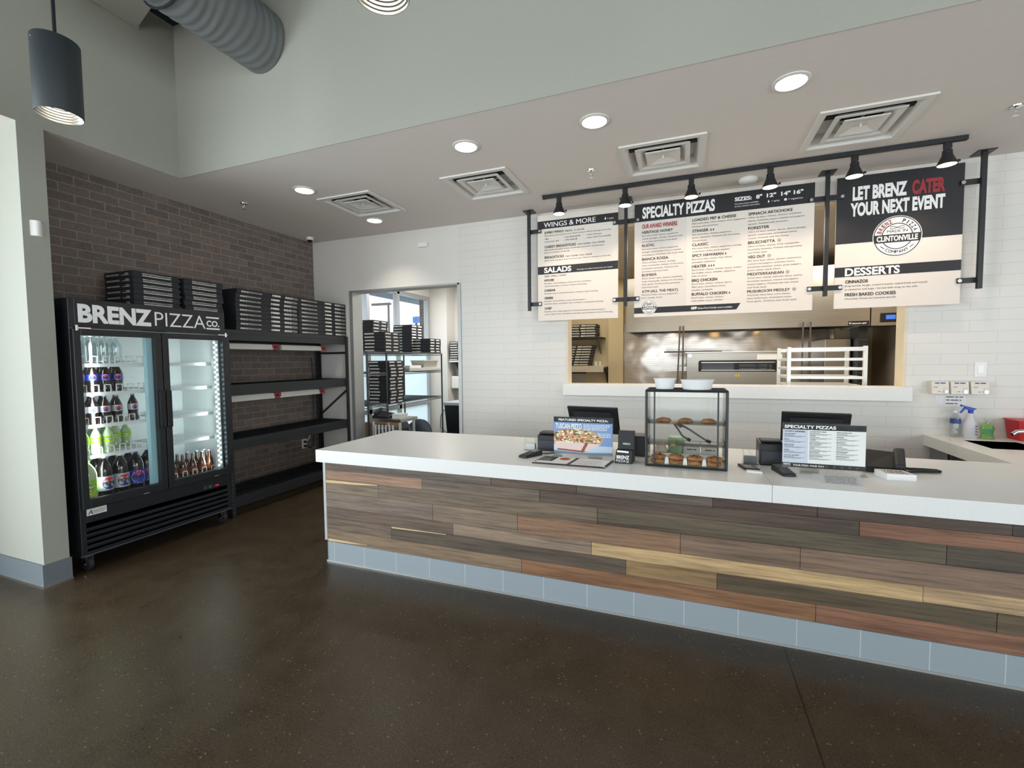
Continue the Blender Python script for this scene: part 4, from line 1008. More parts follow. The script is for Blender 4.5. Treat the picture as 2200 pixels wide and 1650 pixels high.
# pale sapwood edges that run along some boards
SAP = (206, 180, 138)
for x0, x1, za, zb in ((-2.512, -2.045, .598, .620), (-1.935, -1.50, .322, .334), (-2.505, -2.15, .154, .172)):
    mb.prism([(x0, zb), (x1, zb), (x1, zb-.004), ((x0+x1)/2, za+.004), (x0, za)], 'Y', KY0-.0085, KY0-.004); cl.extend([SAP]*7)
o = mb.build('plank_cladding', WOOD, t, recalc=True)
ca = o.data.color_attributes.new('plank', 'FLOAT_COLOR', 'CORNER')
for p in o.data.polygons:
    c = lin(cl[p.index])
    for li in p.loop_indices: ca.data[li].color = (*c, 1)
MB().box(KX0-.022, KX0+.001, KY0-.008, KY1, .160, HZ).build('end_panel', M('pale_grey_edge_panel', (176, 178, 178), .4, noise=.02), t)
mb = MB(); mb.box(KX0+.01, KX1, KY0-.012, KY0+.012, 0, .152).box(KX0+.008, KX0+.012, KY0-.014, KY1, 0, .152); mb.box(KX0, KX1, KY0-.018, KY0-.012, 0, .012, 1)
mb.build('tile_base', [BASET, M('base_metal_edge', (190, 190, 188), .35, .5)], t)
mb = MB(); mb.box(-2.592, .42, 2.6425, 3.64, HZ, .843).box(.4215, 3.40, 2.6425, 3.64, HZ, .843)
tag(mb.build('countertop', QUARTZ, None, bev=.002), 'long white quartz worktop on the wood clad counter', 'worktop')
# sink return along the right
t = thing('sink_counter', 'pale quartz return counter with sink by the tiled wall', 'counter', (2.2, 4.2, 0))
mb = MB(); x0, x1, y0, y1 = 1.862, 2.75, 3.6415, YW-.003
sx0, sx1, sy0, sy1 = 2.02, 2.34, 4.18, 4.56
for a, b, c, d in ((x0, sx0, y0, y1), (sx1, x1, y0, y1), (sx0, sx1, y0, sy0), (sx0, sx1, sy1, y1)): mb.box(a, b, c, d, .756, .843)
mb.build('worktop', QUARTZ, t)
mb = MB(); mb.box(sx0-.004, sx0, sy0, sy1, .62, .84).box(sx1, sx1+.004, sy0, sy1, .62, .84).box(sx0, sx1, sy0-.004, sy0, .62, .84).box(sx0, sx1, sy1, sy1+.004, .62, .84).box(sx0, sx1, sy0, sy1, .615, .62)
mb.build('basin', M('satin_sink_steel', (176, 174, 168), .45, .4), t)
mb = MB(); mb.box(1.91, 2.75, 4.45, YW-.016, 0, .756); mb.build('cabinet', M('grey_steel_cabinet', (120, 122, 120), .4, .3), t)
MB().box(1.896, 1.90, 4.47, 4.74, .08, .74).build('cabinet_door', M('grey_steel_door', (132, 134, 132), .35, .4), t)

# ================================================================== THINGS ON THE COUNTER
ZT = .8432
# cookie display case
t = thing('cookie_display_case', 'clear bakery display case with black wire frame on counter', 'display case', (0, 3.01, ZT))
x0, x1, y0, y1, z0, z1 = -.233, .231, 2.888, 3.135, ZT, 1.312
mb = MB(); r = .0065
for y in (y0, y1):
    mb.tube([(x0+r, y, z0+r), (x1-r, y, z0+r)], r, 8).tube([(x0+r, y, z1-r), (x1-r, y, z1-r)], r, 8)
    for x in (x0+r, x1-r): mb.tube([(x, y, z0+r), (x, y, z1-r)], r, 8)
for x in (x0+r, x1-r):
    for z in (z0+r, z1-r): mb.tube([(x, y0, z), (x, y1, z)], r, 8)
for x in (x0+.055, x1-.055): mb.tube([(x, y0, z0+r), (x, y0, z1-r)], .0045, 8)
for k in range(11): y = y0+.02+k*.021; mb.tube([(x0+r, y, z1-r), (x1-r, y, z1-r)], .002, 6)
for x in (x0+r, x1-r):
    for k in range(6): y = y0+.03+k*.038; mb.tube([(x, y, z0+r), (x, y, z1-r)], .002, 6)
mb.build('frame', BLACKM, t, True)
mb = MB(); a, b, c, d = x0+.014, x1-.014, y0+.010, y1-.006; e, f_ = z0+.012, z1-.016
mb.box(a, b, c, c+.003, e, f_).box(a, a+.003, c+.003, d, e, f_).box(b-.003, b, c+.003, d, e, f_).box(a, b, c, d, f_, f_+.003).box(a, b, c, d, e-.003, e)
mb.box(a+.003, b-.003, d-.003, d, e, f_)
mb.build('acrylic_panel', ACRYL, t)
for z in (1.105, .975):
    mb = MB(); mb.box(a+.004, b-.004, c+.006, d-.006, z-.004, z)
    mb.box(a+.004, b-.004, c+.006, c+.009, z, z+.018).box(a+.004, a+.007, c+.006, d-.006, z, z+.022).box(b-.007, b-.004, c+.006, d-.006, z, z+.022)
    mb.build('shelf', ACRYL, t)
# cookies
COOK = NT('baked_cookie'); q = COOK.noise(26, detail=5, rough=.65); COOK.col(COOK.ramp(q, [(.30, lin((84, 46, 24))), (.48, lin((158, 104, 58))), (.75, lin((196, 144, 90)))])); COOK.b.inputs['Roughness'].default_value = .8; COOK.bump(q, .5, .01)
CHIP = M('dark_chocolate_chip', (52, 28, 18), .5, noise=.1)
def cookie(seed):
    rnd = random.Random(seed); t = thing('cookie', '', 'cookie')
    mb = MB(); n = 28; prof = [(.030, 0), (.042, .004), (.0455, .010), (.043, .017), (.034, .023), (.018, .027), (.004, .028)]
    prev = None
    ph = [rnd.uniform(0, 6.28) for _ in range(4)]
    for rr, z in prof:
        ring = []
        for k in range(n):
            a = 2*PI*k/n; w = 1+.03*math.sin(3*a+ph[0])+.025*math.sin(5*a+ph[1])
            zz = z*(1+.12*math.sin(4*a+ph[2]+rr*90)+.08*math.sin(7*a+ph[3])) if z > .012 else z
            ring.append(mb.bm.verts.new((rr*w*math.cos(a), rr*w*math.sin(a), zz)))
        if prev:
            for k in range(n): mb._f([prev[k], prev[(k+1) % n], ring[(k+1) % n], ring[k]])
        else: mb._f(ring[::-1])
        prev = ring
    mb._f(prev); mb.build('crumb', COOK.m, t, True)
    mb = MB()
    for k in range(9):
        a = rnd.uniform(0, 6.28); rr = rnd.uniform(.006, .034); z = .0265-rr*rr*9
        mb.lathe((rr*math.cos(a), rr*math.sin(a), z-.002), [(.0055, 0), (.005, .004), (.002, .007)], 7)
    mb.build('chocolate_chips', CHIP, t)
    return t
CK = [cookie(1), cookie(5)]
for c in CK: c['group'] = 'cookies in the display case'
used = set()
def putck(i, loc, rz, lb):
    if i not in used:
        used.add(i); o = CK[i]; o.location = loc; o.rotation_euler = (0, 0, rz); o['label'] = lb
    else: o = dup(CK[i], loc, rz, lb, 'cookies in the display case')
for i, x in enumerate((-.128, .0, .130)): putck(i % 2, (x, 2.965, 1.1055), i*1.3, 'chocolate chip cookie on the upper case shelf, %s' % ('left', 'middle', 'right')[i])
for i, x in enumerate((-.160, -.054, .052, .160)):
    for lv in (0, 1): putck((i+lv) % 2, (x+.004*lv, 2.955-.003*lv, ZT+.0125+lv*.0285), i*1.7+lv, 'cookie at the bottom of the case, %s pair from the left, %s one' % (('first', 'second', 'third', 'fourth')[i], 'upper' if lv else 'lower'))
for i, (x, w) in enumerate(((-.107, .012), (-.001, .012), (.106, .012))):
    tag(MB().hexa([(x-w, 2.925, ZT+.0125), (x+w, 2.925, ZT+.0125), (x+w+.01, 2.99, ZT+.0125), (x-w-.01, 2.99, ZT+.0125), (x-w+.004, 2.935, ZT+.052), (x+w-.004, 2.935, ZT+.052), (x+w, 2.98, ZT+.060), (x-w, 2.98, ZT+.060)]).build('paper_liner', M('white_wax_paper', (236, 234, 228), .6)), 'white paper liner between the bottom cookies, %s of three' % PLC[i].replace('second from the left', 'middle').replace('third from the left', 'rightmost'), 'paper', 'paper liners in the case')
# tongs inside
t = thing('serving_tongs', 'grey tongs with black grips leaning inside the display case', 'tongs', (.01, 3.05, .979))
mb = MB()
mb.hexa([(-.085, 3.06, 1.095), (-.055, 3.06, 1.100), (-.055, 3.066, 1.100), (-.085, 3.066, 1.095), (-.03, 3.06, 1.06), (-.012, 3.06, 1.07), (-.012, 3.066, 1.07), (-.03, 3.066, 1.06)])
mb.tube([(-.05, 3.06, 1.092), (.02, 3.055, 1.055), (.075, 3.045, 1.02), (.13, 3.04, .985)], .0065, 6).tube([(-.075, 3.07, 1.092), (-.045, 3.07, 1.05), (-.02, 3.07, 1.01), (.02, 3.07, .985)], .0065, 6)
mb.build('arm', INKG, t)
MB().tube([(.12, 3.04, .991), (.145, 3.04, .982)], .010, 8).tube([(.01, 3.07, .991), (.03, 3.07, .982)], .010, 8).build('grip', BLACKP, t)
# bowls on top of the case
for x, r0, r1, h, lb in ((-.123, .052, .064, .066, 'white paper tub on top of the cookie case, left and smaller'), (.062, .080, .092, .058, 'wide white paper bowl on top of the cookie case, right')):
    t = thing('paper_bowl', lb, 'bowl', (x, 2.985, z1+.0005), 'paper bowls on the cookie case')
    MB().lathe((x, 2.985, z1+.0005), [(r0*.98, .003), (r0, 0), (r1, h-.004), (r1-.0025, h-.004), (r0-.003, .004)], 40, cap=True).build('wall', M('white_coated_paper', (232, 234, 233), .45), t, True)
    MB().lathe((x, 2.985, z1+.0005), [(r1-.001, h-.006), (r1+.0035, h-.005), (r1+.0035, h), (r1-.001, h)], 40, cap=False).build('rim', MATS['white_coated_paper'], t, True)

# acrylic sign stands
def stand(name, label, x0, x1, y, z1):
    t = thing(name, label, 'sign', ((x0+x1)/2, y, ZT))
    MB().box(x0-.003, x1+.003, y+.004, y+.010, ZT, z1+.004).box(x0-.003, x1+.003, y-.06, y+.010, ZT, ZT+.003).box(x0-.003, x1+.003, y-.003, y-.001, ZT+.003, z1+.004).build('acrylic_holder', ACRYL, t)
    return t
t = stand('featured_pizza_sign', 'clear stand with TUSCAN PESTO pizza picture on the counter', -.845, -.447, 3.012, 1.113)
X0, X1, Y, Z0, Z1 = -.845, -.447, 3.012, .860, 1.111
mb = MB(); mb.box(X0, X1, Y, Y+.002, Z0, Z1, 0)
Yp = Y-.0006
rect(mb, (X0, Yp, Z1-.036), X1-X0, .036, mi=1)
rect(mb, (X0, Yp, Z0), X1-X0, .062, mi=2); mb.poly([(X0, Yp-.0002, Z0), (X1, Yp-.0002, Z0), (X1, Yp-.0002, Z0+.022), (X0+.2, Yp-.0002, Z0+.012), (X0, Yp-.0002, Z0+.02)], 3)
rnd = random.Random(3)
# pizza photograph: crust ellipse, cut front, scattered toppings
def blob(cx, cz, rx, rz, mi, e, n=16, wob=.15):
    ph = rnd.uniform(0, 6); pts = []
    for k in range(n):
        a = 2*PI*k/n; w = 1+wob*math.sin(3*a+ph)
        pts.append((min(max(cx+rx*w*math.cos(a), X0+.001), X1-.001), Yp-e, cz+rz*w*math.sin(a)))
    mb.mi = mi; mb.poly(pts)
cx, cz = X0+.155, Z0+.108
blob(cx, cz-.004, .180, .070, 4, .0003, 28, .01)
mb.poly([(X0+.03, Yp-.0004, Z0+.030), (X0+.225, Yp-.0004, Z0+.022), (X0+.325, Yp-.0004, Z0+.075), (X0+.01, Yp-.0004, Z0+.082), (X0+.005, Yp-.0004, Z0+.05)], 5)
mb.poly([(X0+.02, Yp-.0005, Z0+.024), (X0+.20, Yp-.0005, Z0+.014), (X0+.225, Yp-.0005, Z0+.024), (X0+.03, Yp-.0005, Z0+.034)], 6)
mb.poly([(X0+.185, Yp-.0006, Z0+.018), (X0+.205, Yp-.0006, Z0+.016), (X0+.235, Yp-.0006, Z0+.072), (X0+.215, Yp-.0006, Z0+.075)], 6)
for k in range(240):
    a = rnd.uniform(0, 2*PI); q = math.sqrt(rnd.random())*.96
    x_, z_ = cx+.172*q*math.cos(a), cz+.004+.060*q*math.sin(a)
    if z_ < Z0+.078: continue
    mi = rnd.choice((7, 7, 7, 8, 8, 9, 9, 10, 4))
    blob(x_, z_, rnd.uniform(.005, .013), rnd.uniform(.003, .008), mi, .0006+k*.000003, 9, .25)
text(mb, 'FEATURED SPECIALTY PIZZA:', (X0+.034, Yp-.0005, Z1-.026), .014, .335, '-Y', .03, 11)
text(mb, 'TUSCAN PESTO', (X0+.012, Yp-.0005, Z1-.078), .034, .182, '-Y', .03, 11)
for k in range(4): words(mb, (X0+.205, Yp-.0005, Z1-.052-.0105*k), .18-.008*k, .0045, '-Y', 11)
for k in range(3): words(mb, (X0+.30, Yp-.0005, Z1-.108-.0105*k), .085, .004, '-Y', 11)
mb.build('print', [M('blue_photo_backdrop', (128, 158, 208), .4), BLACKS, M('pale_photo_cloth', (196, 212, 232), .4), M('grey_photo_shadow', (120, 134, 160), .4), M('baked_crust_print', (206, 160, 110), .4), M('pale_dough_print', (232, 206, 200), .4), M('crust_edge_print', (150, 74, 52), .4), M('cheese_print', (236, 228, 206), .4), M('tomato_print', (186, 50, 44), .4), M('basil_print', (92, 104, 52), .4), M('artichoke_print', (170, 168, 120), .4), WINK], t, recalc=False)

t = stand('pizza_list_sign', 'clear stand with SPECIALTY PIZZAS list in front of the right screen', .528, .928, 3.020, 1.122)
X0, X1, Y, Z0, Z1 = .528, .928, 3.020, .866, 1.119; Yp = Y-.0006
mb = MB(); mb.box(X0, X1, Y, Y+.002, Z0, Z1, 0)
rect(mb, (X0, Yp, Z1-.034), .40, .034, mi=1); rect(mb, (X0, Yp, Z0), .40, .026, mi=1); rect(mb, (X0, Yp+.0002, Z0+.026), .126, Z1-Z0-.06, mi=2)
text(mb, 'SPECIALTY PIZZAS', (X0+.008, Yp-.0005, Z1-.026), .018, .252, '-Y', .035, 0); text(mb, 'BRENZ', (X0+.006, Yp-.0005, Z0+.013), .009, .036, '-Y', .03, 0); text(mb, 'PIZZA CO.', (X0+.006, Yp-.0005, Z0+.004), .007, .036, '-Y', 0, 0)
text(mb, 'YOUR PIZZA YOUR WAY', (X0+.054, Yp-.0005, Z0+.008), .010, .155, '-Y', .02, 0)
text(mb, 'AWARD WINNERS', (X0+.008, Yp-.0005, Z1-.049), .009, .104, '-Y', .015, 3)
cols = [(X0+.008, ['HERITAGE HONEY', 'RUSTIC', 'BIANCA ROSSA', 'BOMBER', 'ATM (ALL THE MEAT)'], Z1-.062, .031), (X0+.134, ['LOADED PEP & CHEESE', 'STINGER', 'CLASSIC', 'SPICY HAWAIIAN', 'HEATER', 'BBQ CHICKEN', 'BUFFALO CHICKEN'], Z1-.046, .0235), (X0+.263, ['SPINACH ARTICHOKE', 'FORESTER', 'BRUSCHETTA', 'VEG OUT', 'MEDITERRANEAN', 'MUSHROOM MEDLEY'], Z1-.046, .027)]
for x, L, z, dz in cols:
    for k, s in enumerate(L):
        text(mb, s, (x, Yp-.0005, z-dz*k), .0055, len(s)*.0042, '-Y', .02, 3)
        words(mb, (x, Yp-.0005, z-dz*k-.0065), .05, .0022, '-Y', 4)
        for j in range(2): words(mb, (x, Yp-.0005, z-dz*k-.0115-.0045*j), .105-.02*j, .0018, '-Y', 4)
for k in range(5): disc(mb, (X0+.22+.036*k, Yp-.0004, Z0+.014), 0, .007, n=14, mi=4)
mb.build('print', [WINK, BLACKS, M('pale_blue_print', (212, 216, 230), .5), INK, INKG], t, recalc=False)

# menu booklet lying open
t = thing('menu_booklet', 'open black menu booklet lying flat below the TUSCAN PESTO sign', 'menu', (-.67, 2.86, ZT))
mb = MB(); mb.hexa([(-.912, 2.732, ZT), (-.452, 2.728, ZT), (-.428, 2.945, ZT), (-.888, 2.945, ZT), (-.912, 2.732, ZT+.006), (-.452, 2.728, ZT+.006), (-.428, 2.945, ZT+.006), (-.888, 2.945, ZT+.006)])
mb.build('cover', BLACKP, t)
mb = MB(); z = ZT+.0068
mb.poly([(-.900, 2.742, z), (-.692, 2.742, z), (-.672, 2.935, z), (-.878, 2.935, z)], 0); mb.poly([(-.668, 2.742, z), (-.462, 2.742, z), (-.442, 2.935, z), (-.648, 2.935, z)], 0)
mb.poly([(-.893, 2.80, z+.0003), (-.80, 2.80, z+.0003), (-.786, 2.93, z+.0003), (-.876, 2.93, z+.0003)], 1)
disc(mb, (-.735, 2.885, z+.0003), 0, .038, '+Z', 24, 2); disc(mb, (-.735, 2.885, z+.0006), 0, .030, '+Z', 24, 3)
for k in range(3): words(mb, (-.886+.004*k, 2.82+.03*k, z+.0006), .07, .006, '+Z', 0)
for k in range(6): words(mb, (-.655+.0015*k, 2.76+.024*k, z+.0004), .17-.02*(k % 2), .008, '+Z', 4)
mb.build('page', [WINK, INK, M('crust_print', (186, 128, 84), .5), M('sauce_print', (170, 60, 48), .5), M('pink_grey_print', (190, 176, 180), .5)], t, recalc=False)
mb = MB()
for p in ((-.908, 2.736), (-.466, 2.733)): mb.box(p[0], p[0]+.016, p[1], p[1]+.016, ZT+.0005, ZT+.0085)
mb.build('corner_cap', CHROME, t)

# brochure holder
t = thing('brochure_holder', 'black folded brochure holder reading MENU beside the cookie case', 'brochure holder', (-.365, 2.94, ZT))
mb = MB(); a, b = -.418, -.315
mb.hexa([(a, 2.895, ZT), (b, 2.895, ZT), (b+.012, 3.01, ZT), (a+.012, 3.01, ZT), (a+.008, 2.915, .925), (b+.004, 2.915, .925), (b+.012, 3.01, .925), (a+.012, 3.01, .925)])
mb.hexa([(a+.012, 2.955, .925), (b+.010, 2.955, .925), (b+.012, 3.01, .925), (a+.012, 3.01, .925), (a+.016, 2.975, 1.040), (b+.010, 2.975, 1.040), (b+.012, 3.0, 1.040), (a+.016, 3.0, 1.040)])
mb.build('holder', BLACKS, t)
mb = MB()
fr = ((1, 0, 0), Vector((.0, .02, .082)).normalized())
text(mb, 'BRENZ', (a+.012, 2.8995+.0005, ZT+.030), .021, .078, fr, .03); text(mb, 'PIZZA', (a+.010, 2.8965, ZT+.010), .015, .058, fr, 0); text(mb, 'CO', (a+.072, 2.8965, ZT+.012), .008, .016, fr, .02)
for q in (.008, .024): rect(mb, (a+.072, 2.896, ZT+q), .016, .0015)
text(mb, 'MENU', (a+.045, 2.9580, .953), .012, .045, ((1, 0, 0), Vector((0, .02, .115)).normalized()), .03)
mb.poly([(a+.014, 2.9105, .912), (a+.085, 2.9105, .909), (a+.085, 2.9115, .920), (a+.014, 2.9115, .923)])
mb.build('lettering', WINK, t, recalc=False)

# checkout screens
def screen(x, y, lb, g, w):
    t = thing('checkout_screen', lb, 'monitor', (x, y, ZT), g)
    mb = MB(); h = w/2
    # back of the tilted screen faces the room
    mb.hexa([(x-h+.012, y+.10, .965), (x+h-.012+.02, y+.10, .955), (x+h-.012+.02, y+.118, .955), (x-h+.012, y+.118, .965), (x-h, y, 1.160), (x+h, y, 1.155), (x+h, y+.018, 1.162), (x-h, y+.018, 1.166)])
    mb.build('screen', BLACKP, t, bev=.005)
    MB().hexa([(x-h*.72, y+.06, 1.03), (x+h*.75, y+.06, 1.03), (x+h*.75, y+.07, 1.03), (x-h*.72, y+.07, 1.03), (x-h*.76, y+.006, 1.128), (x+h*.76, y+.006, 1.124), (x+h*.76, y+.02, 1.124), (x-h*.76, y+.02, 1.128)]).build('back_cover', M('dark_grey_plastic', (36, 38, 42), .5), t, bev=.003)
    MB().hexa([(x-.05, y+.14, ZT+.012), (x+.05, y+.14, ZT+.012), (x+.05, y+.20, ZT+.012), (x-.05, y+.20, ZT+.012), (x-.045, y+.075, 1.02), (x+.045, y+.075, 1.02), (x+.045, y+.115, 1.02), (x-.045, y+.115, 1.02)]).build('stem', M('silver_plastic', (168, 168, 166), .4), t)
    MB().box(x-.11, x+.11, y+.04, y+.26, ZT, ZT+.014).build('foot', BLACKP, t, bev=.004)
    return t
screen(-.625, 3.22, 'black checkout screen behind the TUSCAN PESTO sign', 'checkout screens', .36)
screen(.742, 3.24, 'black checkout screen behind the SPECIALTY PIZZAS stand sign', 'checkout screens', .365)
tag(MB().box(-.43, -.25, 3.14, 3.29, ZT, .982).build('cash_terminal', BLACKP, bev=.006), 'black box terminal behind the black brochure holder', 'payment terminal')
def printer(x0, x1, y, h, lb):
    t = thing('receipt_printer', lb, 'printer', ((x0+x1)/2, y, ZT), 'receipt printers')
    MB().hexa([(x0, y, ZT), (x1, y, ZT), (x1, y+.17, ZT), (x0, y+.17, ZT), (x0, y+.005, ZT+h-.012), (x1, y+.005, ZT+h-.012), (x1, y+.17, ZT+h), (x0, y+.17, ZT+h)]).build('body', BLACKP, t, bev=.008)
    MB().box(x0+.008, x1-.008, y-.004, y+.004, ZT+.02, ZT+h*.62).build('front_cover', M('charcoal_plastic', (44, 50, 58), .45), t, bev=.003)
    MB().box(x0+.01, x1-.01, y+.02, y+.12, ZT+h-.006, ZT+h+.006).build('lid', M('dark_grey_plastic', (36, 38, 42), .5), t, bev=.004)
printer(-1.005, -.86, 3.13, .125, 'black receipt printer left of the TUSCAN PESTO sign')
printer(.425, .555, 3.12, .145, 'black receipt printer left of the SPECIALTY PIZZAS stand sign')
for x, y, lb in ((-1.055, 3.10, 'clear acrylic card holder left of the left receipt printer'), (.375, 3.10, 'clear acrylic card holder left of the right receipt printer')):
    t = thing('card_holder', lb, 'card holder', (x, y, ZT), 'acrylic card holders')
    MB().box(x-.042, x+.042, y, y+.003, ZT, ZT+.065).box(x-.042, x-.039, y, y+.06, ZT, ZT+.09).box(x+.039, x+.042, y, y+.06, ZT, ZT+.09).box(x-.042, x+.042, y+.057, y+.06, ZT, ZT+.10).box(x-.042, x+.042, y, y+.06, ZT, ZT+.003).build('holder', ACRYL, t)
    MB().box(x-.036, x+.036, y+.02, y+.05, ZT+.004, ZT+.05).build('card_stack', M('pale_card', (206, 208, 212), .5) if x < 0 else M('black_white_card', (110, 110, 116), .5), t)
# card readers
def reader():
    t = thing('card_reader', '', 'card reader')
    MB().hexa([(-.036, -.085, 0), (.036, -.085, 0), (.036, .085, 0), (-.036, .085, 0), (-.032, -.082, .016), (.032, -.082, .016), (.034, .082, .036), (-.034, .082, .036)]).build('body', BLACKP, t, bev=.006)
    MB().hexa([(-.026, .015, .0285), (.026, .015, .0285), (.027, .07, .0345), (-.027, .07, .0345), (-.026, .015, .0298), (.026, .015, .0298), (.027, .07, .0362), (-.027, .07, .0362)]).build('display', M('grey_lcd', (96, 100, 104), .2), t)
    mb = MB()
    for i in range(3):
        for j in range(4):
            yy = -.065+.018*j; zz = .016+(yy+.082)/.164*.02
            mb.box(-.026+.019*i, -.012+.019*i, yy, yy+.011, zz, zz+.003)
    mb.build('keypad', INKG, t); return t
r0 = reader(); r0.location = (-.988, 2.93, ZT); r0.rotation_euler = (0, 0, R(-25)); r0['label'] = 'small black card reader left of the open menu booklet'; r0['group'] = 'card readers'
dup(r0, (.522, 2.945, ZT), R(12), 'small black card reader in front of the SPECIALTY PIZZAS stand sign', 'card readers')
tag(MB().tube([(-.945, 2.99, ZT+.012), (-.90, 3.02, ZT+.006), (-.86, 3.06, ZT+.006), (-.82, 3.10, ZT+.008)], .004, 6).build('reader_cable', BLACKP, None, True), 'black cable from the left card reader to behind the sign', 'cable')
# phone
t = thing('desk_phone', 'black desk phone with handset right of the pizza list stand', 'phone', (1.08, 3.2, ZT))
MB().hexa([(.955, 3.12, ZT), (1.125, 3.10, ZT), (1.16, 3.28, ZT), (.99, 3.30, ZT), (.955, 3.13, ZT+.03), (1.125, 3.11, ZT+.03), (1.15, 3.27, ZT+.10), (.99, 3.29, ZT+.11)]).build('base', BLACKP, t, bev=.008)
MB().hexa([(1.085, 3.10, ZT+.028), (1.135, 3.095, ZT+.028), (1.185, 3.26, ZT+.10), (1.135, 3.27, ZT+.10), (1.085, 3.09, ZT+.055), (1.135, 3.085, ZT+.055), (1.185, 3.25, ZT+.128), (1.135, 3.26, ZT+.128)]).build('handset', M('dark_grey_plastic', (36, 38, 42), .5), t, bev=.012)
MB().tube([(1.13, 3.11, ZT+.03), (1.15, 3.13, ZT+.012), (1.19, 3.17, ZT+.009), (1.24, 3.19, ZT+.009), (1.30, 3.20, ZT+.009), (1.335, 3.215, ZT+.009), (1.33, 3.24, ZT+.009), (1.27, 3.245, ZT+.009), (1.20, 3.24, ZT+.009), (1.16, 3.25, ZT+.012)], .008, 8).build('coiled_cord', BLACKP, t, True)
# papers and cards
def block(name, pts, z0, z1, m, lb, cat):
    mb = MB().hexa([(x, y, z0) for x, y in pts]+[(x, y, z1) for x, y in pts]); return mb
t = thing('info_sheet', 'printed white paper sheet lying below the pizza list stand', 'paper', (.73, 2.9, ZT))
sh = [(.668, 2.765), (.842, 2.742), (.872, 2.955), (.665, 2.985)]
MB().hexa([(x, y, ZT) for x, y in sh]+[(x, y, ZT+.0008) for x, y in sh]).build('sheet', M('white_copy_paper', (222, 222, 224), .5), t)
mb = MB()
for k in range(8): words(mb, (.688+.004*k, 2.785+.022*k, ZT+.0012), .145, .007, '+Z')
mb.build('lettering', INKG, t, recalc=False)
cs = [(.325, 2.965), (.405, 2.945), (.385, 3.062), (.300, 3.075)]
t = thing('card_stack', 'stack of black and white cards right of the cookie case', 'cards', (.355, 3.0, ZT))
MB().hexa([(x, y, ZT) for x, y in cs]+[(x, y, ZT+.012) for x, y in cs]).build('cards', BLACKS, t)
mb = MB()
for k in range(3): words(mb, (.332-.004*k, 2.985+.025*k, ZT+.0124), .05, .006, '+Z')
mb.build('lettering', WINK, t, recalc=False)
cs = [(.330, 2.895), (.408, 2.888), (.408, 2.925), (.332, 2.932)]
tag(MB().hexa([(x, y, ZT) for x, y in cs]+[(x, y, ZT+.010) for x, y in cs]).build('white_cards', WHITEPL), 'small white card pile in front of the black card stack', 'cards')
t = thing('flyer_stack', 'thick stack of white flyers in front of the desk phone', 'flyers', (1.05, 3.03, ZT))
cs = [(1.005, 2.955), (1.135, 2.965), (1.115, 3.075), (.985, 3.07)]
MB().hexa([(x, y, ZT) for x, y in cs]+[(x, y, ZT+.032) for x, y in cs]).build('sheets', WHITEPL, t)
mb = MB(); text(mb, "WE'RE", (1.005, 3.02, ZT+.0325), .03, .095, '+Z', .03, 0); text(mb, 'HIRING', (1.010, 2.982, ZT+.0325), .03, .10, '+Z', .03, 1)
mb.build('lettering', [INK, REDINK], t, recalc=False)
# things on the worktop behind the case, seen through it
tag(MB().lathe((-.06, 3.38, ZT), [(.05, 0), (.055, .01), (.058, .10), (.055, .11)], 24).build('green_tub', M('pale_green_plastic', (168, 206, 160), .3), None, True), 'pale green plastic tub behind the cookie case', 'tub')
for i, x in enumerate((.04, .155)):
    t = thing('card_box', 'small white printed box behind the cookie case, %s' % ('left' if i == 0 else 'right'), 'box', (x, 3.36, ZT), 'white boxes behind the case')
    MB().box(x-.054, x+.054, 3.34, 3.42, ZT, ZT+.072).build('carton', WHITEPL, t, bev=.002)
    mb = MB(); words(mb, (x-.03, 3.3392, ZT+.028), .06, .007); mb.build('lettering', INKG, t, recalc=False)
mb = MB(); rnd = random.Random(4)
g = [[mb.bm.verts.new((-.22+.11*i/7, 3.34+.09*j/5, ZT+.003+max(0, .055*math.sin(PI*i/7)*math.sin(PI*j/5)*(1+.6*math.sin(i*2.1+j*1.3))))) for j in range(6)] for i in range(8)]
for i in range(7):
    for j in range(5): mb._f([g[i][j], g[i+1][j], g[i+1][j+1], g[i][j+1]])
mb._f([g[i][0] for i in range(8)]+[g[7][j] for j in range(1, 6)]+[g[i][5] for i in range(6, -1, -1)]+[g[0][j] for j in range(4, 0, -1)])
tag(mb.build('cleaning_cloth', M('cream_cotton_cloth', (222, 214, 200), .9, noise=.03), None, True), 'crumpled cream cloth behind the cookie case', 'cloth')

# ------------------------------------------------------------------ wall fittings and bottles by the sink
def dispenser():
    t = thing('glove_dispenser', '', 'dispenser')
    MB().hexa([(-.057, -.075, 0), (.057, -.075, 0), (.057, 0, 0), (-.057, 0, 0), (-.057, -.060, .105), (.057, -.060, .105), (.057, 0, .105), (-.057, 0, .105)]).build('housing', M('off_white_plastic', (222, 216, 206), .35), t, bev=.006)
    MB().cyl((.030, -.072, .022), (.030, -.083, .022), .013, n=18).build('knob', CHROME, t)
    mb = MB(); words(mb, (-.035, -.0655, .086), .07, .009); mb.build('lettering', M('blue_grey_print', (70, 84, 150), .5), t, recalc=False)
    mb = MB(); rect(mb, (-.018, -.0742, .020), .016, .004); rect(mb, (-.045, -.0716, .060), .030, .002); rect(mb, (-.045, -.0725, .054), .024, .002); rect(mb, (.018, -.0725, .048), .005, .004); rect(mb, (.036, -.0725, .048), .005, .004)
    mb.build('marking', INKG, t, recalc=False); return t
ds = dispenser()
for i, x in enumerate((1.935, 2.060, 2.187)):
    lb = 'square cream wall dispenser with knob above the sink, %s of three' % ('left', 'middle', 'right')[i]
    if i == 0: ds.location = (x, YW, 1.188); ds['label'] = lb; ds['group'] = 'wall dispensers'
    else: dup(ds, (x, YW, 1.188), 0, lb, 'wall dispensers')
t = thing('wall_switch', 'white rocker switch plate above the right wall dispenser', 'light switch', (2.21, YW, 1.33))
